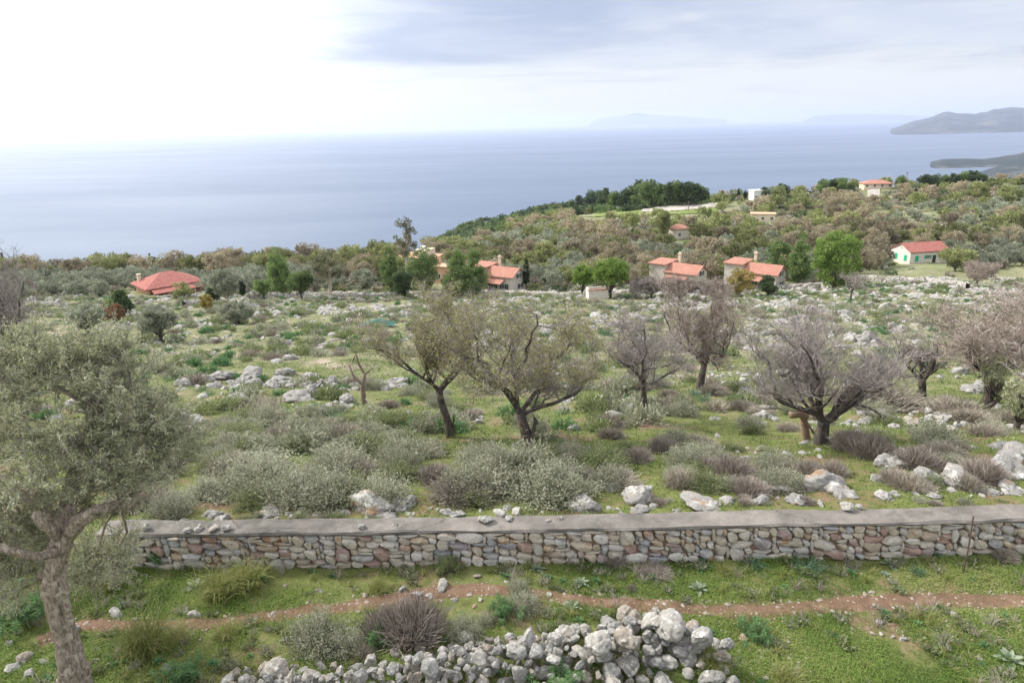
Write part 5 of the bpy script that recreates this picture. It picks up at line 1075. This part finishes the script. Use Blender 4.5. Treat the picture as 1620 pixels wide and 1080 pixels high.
# dry stone field walls
def field_wall(name, pts, h, label, th=.7):
    Q = np.array([place(x, y) for x, y in pts]); s = np.concatenate([[0], np.cumsum(np.linalg.norm(np.diff(Q[:, :2], axis=0), axis=1))]); n = int(s[-1]/.6)+2; t_ = np.linspace(0, s[-1], n)
    x = np.interp(t_, s, Q[:, 0]); y = np.interp(t_, s, Q[:, 1]); z = zg(x, y); hh_ = h*(.75+.5*fbm(t_*.4, t_*0, 3, 5)); tx = np.gradient(x); ty = np.gradient(y); l = np.hypot(tx, ty); nx, ny = ty/l, -tx/l
    prof = [(th/2, -.6), (th/2*.95, .5), (th*.35, .95), (0, 1.05), (-th*.35, .95), (-th/2, .4), (-th/2, -.6)]; V = []
    for j, (o, f) in enumerate(prof): w = 1+(vn(t_*1.7+j*9, t_*0, j)-.5)*.5; V.append(np.stack([x+nx*o*w, y+ny*o*w, z+hh_*f*w if f > 0 else z+f], 1))
    V = np.stack(V, 1).reshape(-1, 3); k = len(prof); i = (np.arange(n-1)[:, None]*k+np.arange(k-1)[None]).ravel()
    tag(link(name, mesh(name, [(V, np.stack([i, i+1, i+k+1, i+k], 1), MM['fieldwall'])])), label, 'wall')
field_wall('field_wall', [(395, 473), (470, 471), (560, 470), (700, 468), (800, 467), (900, 469), (1000, 468), (1100, 464), (1200, 460), (1300, 456), (1335, 454)], .9, 'long dry stone wall along the far edge of the field before the houses')
field_wall('field_wall', [(292, 487), (320, 482), (350, 480)], 1.0, 'short pale field wall behind the yellow bush on the left')
field_wall('field_wall', [(1335, 446), (1400, 447), (1470, 449), (1530, 458)], 1.1, 'rough stone terrace wall below the long house')
# tarpaulin heap
p = place(582, 516); n = 14; gx, gy = np.meshgrid(np.linspace(-1.6, 1.6, n), np.linspace(-1, 1, n)); z = np.clip(1.0-(gx/1.6)**2*.9-(gy)**2*.9, 0, 2)*.9+(fbm(gx*2+9, gy*2+9, 3, 7)-.5)*.35
V = np.stack([gx.ravel(), gy.ravel(), z.ravel()], 1); i = (np.arange(n-1)[:, None]*n+np.arange(n-1)[None]).ravel(); F = np.stack([i, i+1, i+n+1, i+n], 1)
tag(link('tarpaulin', mesh('tarpaulin', [(V, F, MM['tarp'])], True), None, p+[.6, 1.0, -.15], .2, (1.0, .8, .55)), 'green tarpaulin thrown over a heap in the stony field', 'tarpaulin')
V, F = sticks(np.array([[-1.7+i*.22, -.3, 0] for i in range(9)]), np.array([[-1.0+i*.14, .4, 1.1] for i in range(9)]), .05, .04, 5)
tag(link('brushwood_pile', mesh('brushwood_pile', [(V, F, MM['wood'])]), None, p+[-.3, 0, 0], 0, 1.1), 'pile of grey branches leaning beside the green tarpaulin', 'woodpile')
# utility poles
for px, py, top, lab in ((1039, 432, 383, 'wooden utility pole behind the umbrella pines'), (595, 410, 377, 'utility pole on the skyline left of the eucalyptus'), (718, 395, 365, 'distant utility pole among the trees right of the eucalyptus'), (1432, 296, 272, 'utility pole on the skyline right of the crest house'), (1238, 352, 330, 'distant utility pole right of the pale flat roofed house'), (1089, 335, 318, 'utility pole standing in the bare field'), (503, 430, 406, 'white painted pole among the trees on the left'), (1408, 310, 284, 'utility pole below the crest house')):
    p = place(px, py); H = hgt(p, top); V, F = cat([tube([(0, 0, -.5), (0, 0, H)], [.16, .11], 7), box(-.8, .8, -.06, .06, H-.7, H-.55)])
    tag(link('utility_pole', mesh('utility_pole', [(V, F, MM['wood'])]), None, p), lab, 'pole', 'utility poles')
# ------------------------------------------------------------------ single trees of the middle distance
TREEPOS = []
def single(name, px, py, top, wpx, mat, label, cat_, shape='round', bark='midbark', seed=None, **k):
    p = place(px, py); H = hgt(p, top); rx = wpx*mpp(p)/2; seed = seed if seed is not None else int(px)
    thing(name, tree_mesh(seed, H, rx, MM[mat], bark, shape, **k), p, 0, None, label, cat_); TREEPOS.append((p, rx)); return p
# cypresses
for px, py, top, w, lab in ((833, 458, 407, 11, 'tall dark cypress at the right corner of the first gabled house'), (1152, 452, 401, 12, 'dark cypress between the two gabled houses on the right'), (385, 470, 438, 10, 'dark cypress left of the round pines on the left'), (240, 425, 398, 6, 'tiny cypress on the skyline above the wide red hip roof'), (878, 408, 382, 6, 'small distant cypress above the cypress by the first house'), (605, 400, 377, 5, 'cypress on the skyline left of the tall eucalyptus'), (590, 402, 379, 5, 'thin cypress on the skyline beside the utility pole'), (1143, 312, 300, 6, 'cypress on the far point right of the pine clump'), (1168, 313, 296, 5, 'tallest thin cypress of the far row'), (1178, 313, 300, 6, 'low cypress at the right end of the far row'), (929, 330, 305, 5, 'cypress at the left end of the pine clump'), (1448, 308, 298, 5, 'dwarf cypress in the far field on the right'), (9, 430, 392, 7, 'dark cypress on the skyline at the left edge')):
    single('cypress', px, py, top, w, 'cypress', lab, 'cypress', 'column', th=.04, ncl=70, nl=34, ls=.28, limbs=False)
S1 = single
S1('eucalyptus', 646, 462, 340, 42, 'euc', 'tall open eucalyptus rising above the skyline against the sea', 'eucalyptus', 'lump', 'eucbark', th=.45, ncl=42, nl=55, ls=.35, clr=.22, tr=.3)
S1('eucalyptus', 523, 472, 398, 62, 'euc', 'eucalyptus with white forked trunk behind the field wall', 'eucalyptus', 'round', 'eucbark', th=.38, ncl=60, nl=60, ls=.3, clr=.2, tr=.3)
S1('pine_tree', 446, 470, 388, 56, 'pine', 'feathery conical pine between the round pines on the left', 'pine tree', 'cone', ncl=140, nl=60, th=.03, ls=.3, clr=.16)
S1('pine_tree', 418, 474, 438, 32, 'pine', 'small rounded pine left of the feathery conical pine', 'pine tree', 'round', ncl=55, nl=70, th=.2, ls=.25)
S1('pine_tree', 478, 474, 424, 44, 'pine', 'rounded dark green pine right of the feathery conical pine', 'pine tree', 'round', ncl=60, nl=70, th=.2, ls=.28)
S1('pine_tree', 619, 458, 378, 44, 'pine', 'narrow feathery pine left of the tall eucalyptus', 'pine tree', 'cone', ncl=110, nl=60, th=.03, ls=.3, clr=.18)
S1('pine_tree', 672, 468, 386, 60, 'pine', 'bushy green pine before the beige house', 'pine tree', 'round', ncl=120, nl=60, th=.06, ls=.3, clr=.18)
S1('pine_tree', 640, 472, 425, 40, 'pinedark', 'dark squat pine below the bushy green one', 'pine tree', 'round', ncl=60, nl=60, th=.12, ls=.3)
S1('pine_tree', 727, 472, 385, 64, 'pine', 'tall spreading pine left of the first gabled house', 'pine tree', 'cone', ncl=150, nl=60, th=.03, ls=.3, clr=.17)
S1('pine_tree', 752, 472, 390, 56, 'pine', 'tall pine standing against the first gabled house', 'pine tree', 'cone', ncl=130, nl=60, th=.03, ls=.3, clr=.17)
S1('pine_tree', 718, 472, 430, 42, 'pinedark', 'dark low pine at the foot of the tall spreading pine', 'pine tree', 'round', ncl=60, nl=60, th=.1, ls=.3)
S1('umbrella_pine', 966, 472, 408, 64, 'pinebright', 'larger umbrella pine with round bright crown before the field wall', 'pine tree', 'flat', ncl=120, nl=90, th=.14, ls=.28, rz=None, clr=.2)
S1('umbrella_pine', 922, 468, 419, 40, 'pinebright', 'smaller umbrella pine left of the larger one', 'pine tree', 'flat', ncl=90, nl=90, th=.14, ls=.28, clr=.2)
S1('pine_tree', 1318, 458, 362, 84, 'pinebright', 'large bright green pine left of the long house', 'pine tree', 'round', ncl=170, nl=80, th=.02, ls=.32, clr=.17, seed=4)
S1('pine_tree', 1262, 452, 362, 52, 'pine', 'pine left of the large bright one behind the dead snag', 'pine tree', 'cone', ncl=120, nl=70, th=.03, ls=.34, clr=.18)
S1('pine_tree', 1228, 450, 378, 46, 'pine', 'olive green pine above the third gabled house', 'pine tree', 'round', ncl=70, nl=70, th=.15, ls=.34, clr=.2)
S1('round_pine', 1184, 456, 410, 34, 'pinebright', 'round green pine at the left of the third gabled house', 'pine tree', 'round', ncl=50, nl=80, th=.2, ls=.28)
S1('yellow_tree', 1168, 470, 424, 52, 'yellowleaf', 'yellowish tree before the third gabled house', 'tree', 'round', ncl=70, nl=50, th=.1, ls=.28, clr=.2)
S1('yellow_bush', 330, 494, 462, 22, 'yellowleaf', 'yellow bush beside the short field wall on the left', 'bush', 'round', ncl=36, nl=50, th=.08, ls=.2)
S1('russet_bush', 183, 517, 478, 34, 'redleaf', 'russet bush between the olives on the left', 'bush', 'round', ncl=40, nl=50, th=.1, ls=.16)
S1('olive_tree', 254, 541, 482, 66, 'oliveleafmid', 'rounded grey green olive in the stony field on the left', 'olive tree', 'round', 'bark', ncl=90, nl=80, th=.15, ls=.13, clr=.2, bare=250)
S1('olive_tree', 378, 514, 476, 62, 'oliveleafmid', 'low spreading olive in the stony field, right of the rounded one', 'olive tree', 'round', 'bark', ncl=80, nl=80, th=.1, ls=.16, clr=.2, bare=250)
S1('olive_tree', 140, 527, 478, 62, 'oliveleafmid', 'grey olive left of the russet bush', 'olive tree', 'round', 'bark', ncl=80, nl=80, th=.15, ls=.15, clr=.2, bare=200)
S1('conifer', 195, 500, 456, 40, 'pinedark', 'dark ragged conifer behind the olives on the left', 'conifer', 'cone', ncl=50, nl=50, th=.1, ls=.3)
S1('dark_tree', 338, 482, 456, 24, 'pinedark', 'dark green bush behind the yellow bush', 'bush', 'round', ncl=40, nl=60, th=.05, ls=.3)
S1('willow_tree', 362, 484, 425, 50, 'oliveleafmid', 'pale drooping willow like tree left of the cypress', 'tree', 'round', 'eucbark', ncl=70, nl=60, th=.25, ls=.3, bare=300)
S1('olive_sapling', 1562, 658, 562, 46, 'oliveleaf', 'young olive before the large pinkish almond', 'olive tree', 'lump', 'bark', ncl=60, nl=80, th=.3, ls=.07, asp=.3, clr=.22)
S1('olive_sapling', 1605, 680, 590, 56, 'oliveleaf', 'young bushy olive at the right edge', 'olive tree', 'round', 'bark', ncl=70, nl=80, th=.2, ls=.07, asp=.3, clr=.22)
S1('oak_tree', 1332, 352, 308, 62, 'oakleaf', 'largest dark russet oak on the right hillside', 'oak tree', 'round', ncl=90, nl=60, th=.15, ls=.5, clr=.2, seed=91)
S1('oak_tree', 1545, 322, 292, 42, 'oakgreen', 'broad green oak near the skyline at the right', 'oak tree', 'round', ncl=70, nl=60, th=.15, ls=.5, clr=.2)
S1('oak_tree', 1185, 405, 360, 54, 'oakgreen', 'dark green oak in the middle of the hillside wood', 'oak tree', 'round', ncl=80, nl=60, th=.12, ls=.5, clr=.2)
S1('tall_tree', 1048, 380, 332, 30, 'oakgreen', 'tall narrow tree left of the small red roofed house', 'tree', 'round', ncl=60, nl=60, th=.12, ls=.45, clr=.22)
S1('dark_tree', 1215, 468, 436, 34, 'pinedark', 'dark bush before the third gabled house', 'bush', 'round', ncl=40, nl=60, th=.05, ls=.3)
p = place(1262, 448); H = hgt(p, 378); V, F = cat([tube([(0, 0, 0), (.1, 0, H*.5), (0, 0, H)], [.16, .12, .04], 6)]+[tube([(0, 0, H*f), (s*H*.1, -.3, H*(f+.07))], [.05, .02], 4) for f, s in ((.4, 1), (.48, -1), (.58, 1), (.68, -1), (.75, 1), (.85, -1))])
tag(link('dead_tree', mesh('snag', [(V, F, MM['eucbark'])], True), None, p-[1.2, 5.5, 0]), 'bleached dead tree standing before the pines left of the large bright pine', 'dead tree')
# pine clump on the far point
pcl = [mesh('crown', tree_parts(200+i, 9, 4.2, MM['pinedark' if i % 3 else 'pine'], ncl=46, nl=46, ls=.75, th=.12, clr=.25)[0]) for i in range(5)]
ptk = mesh('trunk', [tree_parts(200, 9, 4, MM['pine'], ncl=14, nl=2, th=.3)[1]])
rp = np.random.default_rng(8)
def copytree(nm, crown, trunk, p, s, rz, lab, cat_, grp):
    e = tag(link(nm, None, None, p, rz, s), lab, cat_, grp); link('crown', crown, e); link('trunk', trunk, e); TREEPOS.append((p, 3*(s if np.isscalar(s) else s[0]))); return e
PC = [(905, 329, 316), (918, 327, 309), (935, 325, 300), (950, 326, 302), (955, 322, 297), (972, 326, 303), (985, 324, 300), (1000, 324, 302), (1008, 322, 290), (1016, 322, 284), (1030, 318, 286), (1022, 325, 303), (1035, 324, 304), (1046, 316, 290), (1056, 314, 288), (1068, 315, 287), (1080, 315, 288), (1092, 316, 287), (1100, 317, 292), (1110, 318, 296), (1075, 318, 296), (1090, 320, 300)]
for i, (px, py, top) in enumerate(PC):
    p = place(px, py+3); H = hgt(p, top)
    copytree('pine_tree', pcl[i % 5], ptk, p, (H/9*1.05, H/9*1.05, H/9), rp.uniform(0, 6.28), '%s pine in the %s of the dark clump on the far point' % ('tall' if top < 292 else 'low', 'left end' if px < 960 else 'middle' if px < 1045 else 'right end'), 'pine tree', 'pines of the clump on the far point')
W_ = 'first second third fourth fifth sixth seventh eighth ninth tenth eleventh twelfth'.split()
SKL = ['dark bushy tree on the skyline, %s to the right of the crest house' % W_[i] for i in range(12)]+['dark bushy tree on the skyline, %s to the left of the crest house' % W_[i] for i in (2, 1, 4, 3, 5, 0)]
for i, (px, py, top) in enumerate([(1424, 300, 278), (1460, 300, 276), (1477, 300, 275), (1495, 298, 276), (1508, 299, 274), (1522, 297, 272), (1535, 297, 270), (1549, 297, 274), (1565, 297, 281), (1580, 296, 281), (1595, 296, 282), (1612, 296, 282), (1318, 304, 282), (1330, 303, 280), (1237, 310, 290), (1300, 308, 284), (1210, 316, 296), (1345, 305, 290)]):
    p = place(px, py); H = hgt(p, top)
    copytree('skyline_tree', pcl[i % 5], ptk, p, (H/9*1.1, H/9*1.1, H/9), rp.uniform(0, 6.28), SKL[i], 'tree', 'trees along the skyline on the right')
# ------------------------------------------------------------------ the hillside wood: every larger tree by itself
def kindset(name, mats, seeds, H, rx, **k):
    out_ = []
    for i, s in enumerate(seeds):
        cs, tk = tree_parts(s, H, rx, MM[mats[i % len(mats)]], **k); out_.append((cs, tk))
    return out_
OAK = kindset('oak', ['oakleaf', 'oakgreen', 'oakgreen', 'oakleaf', 'oakgreen', 'oakleaf'], range(210, 216), 5.5, 3.4, ncl=44, nl=42, ls=.46, th=.12, clr=.26, bare=160, shape='lump')
OLV = kindset('olive', ['oliveleafmid'], range(220, 224), 4.0, 2.6, ncl=36, nl=48, ls=.34, th=.12, clr=.27, bare=60)
BSH = kindset('bush', ['greywood', 'oakgreen', 'greywood', 'pinedark'], range(230, 234), 2.4, 1.8, ncl=24, nl=40, ls=.32, th=.05, clr=.3, bare=160)
def obj_set(S_): return [(mesh('crown', cs), mesh('trunk', [tk], True)) for cs, tk in S_]
OAKm, OLVm, BSHm = obj_set(OAK), obj_set(OLV), obj_set(BSH)
rw = np.random.default_rng(99); cand = []
sp_all = np.zeros((0, 3)); 
n = 15000; Y = np.sqrt(rw.uniform(124**2, 345**2, n)); X = rw.uniform(-.92, .92, n)*Y
pts = np.stack([X, Y, zg(X, Y)], 1); px, py, ff_ = proj(pts)
HP = [(proj(hp_[0])[0], hp_[0][1], hp_[1]/mpp(hp_[0])) for hp_ in HOUSES]
cell = {}
def ok(p, rr):
    kx, ky = int(p[0]//8), int(p[1]//8)
    for a in (-1, 0, 1):
        for b in (-1, 0, 1):
            for q, r2 in cell.get((kx+a, ky+b), ()):
                if math.hypot(q[0]-p[0], q[1]-p[1]) < (rr+r2)*.80: return False
    return True
def reg(p, rr): cell.setdefault((int(p[0]//8), int(p[1]//8)), []).append((p, rr))
for p, rr in TREEPOS: reg(p, rr)
# per-photo-region weights
MEAD = [(900, 1135, 314, 352), (1365, 1395, 292, 316)]
for i in range(n):
    x, y, p = px[i], py[i], pts[i]
    if x < -80 or x > 1700: continue
    u = p[0]/p[1]
    if p[1] > (228 if u < -.12 else 300 if u < 0 else 345): continue
    if any(a < x < b and c < y < d for a, b, c, d in MEAD): continue
    if 392 < x < 1340 and p[1] < 130: continue
    if x > 1330 and p[1] < 146: continue
    skip = False
    for hx, hY, hw in HP:
        if abs(x-hx) < hw+12 and hY-(26 if hx > 400 else 10) < p[1] < hY+6: skip = True
    if skip: continue
    far = p[1] > 235 and u > .1
    cl_ = fbm(np.array([p[0]*.03]), np.array([p[1]*.03]), 3, 150)[0]
    q = rw.random()
    if not far and u > -.12 and p[1] > 175 and cl_ < .45 and q < .6: continue
    if far:
        if cl_ < .54 and q < .8: continue
        kind = 'oak' if q > .62 and cl_ > .44 else ('olive' if q > .85 else 'bush')
    elif u < -.25: kind = 'oak' if p[1] > 185 and q < .75 else ('olive' if q < .72 else 'bush')
    elif u > .45 and p[1] < 185: kind = 'olive' if q < .65 else ('oak' if q < .8 else 'bush')
    else: kind = 'oak' if (q < .50 or cl_ > .58) else ('olive' if q < .78 else 'bush')
    s_ = rw.uniform(.7, 1.25)*(1.05 if kind == 'oak' else 1)*(1.22 if u < -.15 and p[1] > 185 else 1); rr = {'oak': 3.2, 'olive': 2.5, 'bush': 1.8}[kind]*s_
    if not ok(p, rr): continue
    reg(p, rr); cand.append((p, kind, s_, x, y))
cand.sort(key=lambda c: c[0][1]-(.0 if c[1] != 'bush' else -40))
print('wood', len(cand), {k: sum(c[1] == k for c in cand) for k in ('oak', 'olive', 'bush')})
WL_ = [(268, 440, 'the wide red hip roof'), (446, 440, 'the feathery conical pine'), (523, 440, 'the white trunked eucalyptus'), (646, 430, 'the tall eucalyptus'), (790, 430, 'the first gabled house'), (940, 440, 'the umbrella pines'), (1072, 425, 'the second gabled house'), (1205, 430, 'the third gabled house'), (1318, 410, 'the large bright pine'), (1450, 395, 'the long house'), (1332, 335, 'the largest russet oak'), (1206, 343, 'the flat roofed house'), (1073, 365, 'the small red roofed house'), (975, 330, 'the tiny white hut'), (1385, 292, 'the crest house'), (80, 430, 'the left skyline end'), (1590, 350, 'the right end of the slope'), (850, 370, 'the middle of the slope')]
cnt_ = {'oak': 0, 'olive': 0, 'bush': 0}; restl = []
SETS = {'oak': (OAKm, 'oak_tree', 'oak tree'), 'olive': (OLVm, 'olive_tree', 'olive tree'), 'bush': (BSHm, 'bush', 'bush')}
CAP = {'oak': 250, 'olive': 230, 'bush': 90}
for p, kind, s_, x, y in cand:
    if cnt_[kind] >= CAP[kind]: restl.append((p, kind, s_)); continue
    cnt_[kind] += 1; ms, nm, ct = SETS[kind]; k = int(rw.integers(0, len(ms)))
    col = {'oak': 'green brown' if k in (1, 2, 4) else 'russet brown', 'olive': 'silvery grey green', 'bush': ('bare greyish', 'olive green', 'bare greyish', 'dark green')[k % 4]}[kind]
    copytree(nm, ms[k][0], ms[k][1], p-[0, 0, .1], s_, rw.uniform(0, 6.28), '%s %s %s %s' % (col, 'tall' if s_ > 1.1 else 'low' if s_ < .85 else 'rounded', ct, rel(x, y, WL_)), ct, {'oak': 'oaks of the hillside wood', 'olive': 'olives of the hillside groves', 'bush': 'bushes of the hillside wood'}[kind])
if restl:
    P = np.array([c[0] for c in restl]); S_ = np.array([c[2] for c in restl]); pk = np.array([{'oak': 0, 'olive': 6, 'bush': 10}[c[1]] for c in restl]); pk += np.array([int(rw.integers(0, 6 if a == 0 else 4)) for a in pk])
    def thin(cs):
        c = cs[0]; m = len(c[1])//3; V = c[0].reshape(-1, 4, 3)[::3]*1.0; cen = V.mean(1, keepdims=True); V = cen+(V-cen)*1.55; return [(V.reshape(-1, 3), np.arange(len(V)*4).reshape(-1, 4), c[2], c[3][::3])]
    protos = [thin(cs) for cs, tk in OAK+OLV+BSH]
    tag(link('woodland', mesh('woodland', merge_chunks(protos, P, rw.uniform(0, 6.28, len(P)), S_, pk))), 'far scrub and small trees thickening over the upper hillside', 'woodland', None, 'stuff')
# low scrub between the trees, and the scrub of the coastal slope
n = 9000; Y = np.sqrt(rw.uniform(124**2, 350**2, n)); X = rw.uniform(-.92, .92, n)*Y; k = (fbm(X*.06, Y*.06, 3, 160) > .42) & ~((X/Y < -.1) & (Y > 235)); X, Y = X[k], Y[k]
pts = np.stack([X, Y, zg(X, Y)-.1], 1); px, py, _ = proj(pts); k = np.ones(len(px), bool)
for a, b, c, d in MEAD: k &= ~((px > a) & (px < b) & (py > c) & (py < d))
for hx, hY, hw in HP: k &= ~((np.abs(px-hx) < hw+2) & (pts[:, 1] > hY-14) & (pts[:, 1] < hY+5))
pts = pts[k]
def lowscrub(seed, mat): return [crown_chunk(seed, 1.0, .6, .35, 14, 16, .38, mat, 'round', .6, .35)[0]]
pr = [lowscrub(240, MM['oliveleafmid']), lowscrub(241, MM['greywood']), lowscrub(242, MM['oakgreen']), lowscrub(243, MM['oakleaf']), lowscrub(244, MM['sage']), lowscrub(245, MM['pinedark'])]
c1 = merge_chunks(pr, pts, rw.uniform(0, 6.28, len(pts)), rw.uniform(.5, 1.4, len(pts)), rw.choice(6, len(pts), p=[.22, .24, .16, .14, .16, .08]))
n = 5000; Y = rw.uniform(345, 900, n); X = rw.uniform(-.12, .5, n)*Y; pts = np.stack([X, Y, zg(X, Y)-.3], 1)
pr = [lowscrub(246, MM['pinedark']), lowscrub(247, MM['oakgreen']), lowscrub(248, MM['pine'])]
c2 = merge_chunks(pr, pts, rw.uniform(0, 6.28, n), rw.uniform(2.2, 4.5, n), rw.choice(3, n, p=[.5, .2, .3]))
tag(link('undergrowth', mesh('undergrowth', c1)), 'low scrub filling the gaps between the trees of the hillside', 'scrub', None, 'stuff')
tag(link('coastal_scrub', mesh('coastal_scrub', c2)), 'dense dark green scrub covering the coastal slope beyond the wood', 'scrub', None, 'stuff')
# ------------------------------------------------------------------ labels that several neighbours share are told apart by their order
bpy.context.view_layer.update()
by = {}
for o in sc.objects:
    if o.parent is None and o.get('label') and o.get('group'): by.setdefault(o['label'], []).append(o)
ORD = ['leftmost', 'second from left', 'third from left', 'fourth from left', 'fifth from left', 'sixth from left', 'seventh from left', 'eighth from left', 'ninth from left', 'tenth from left', 'eleventh from left', 'twelfth from left', 'thirteenth from left']
NUM = ['two', 'three', 'four', 'five', 'six', 'seven', 'eight', 'nine', 'ten', 'eleven', 'twelve', 'thirteen', 'fourteen']
for lab, os_ in by.items():
    n = len(os_)
    if n < 2 or n > 14: continue
    os_.sort(key=lambda o: proj(np.array(o.location))[0])
    for i, o in enumerate(os_):
        w = 'rightmost' if i == n-1 else ORD[i]
        new = '%s, %s of %s' % (lab, w, NUM[n-2])
        if len(new.split()) > 16: new = '%s, %s' % (lab, w)
        if len(new.split()) <= 16: o['label'] = new
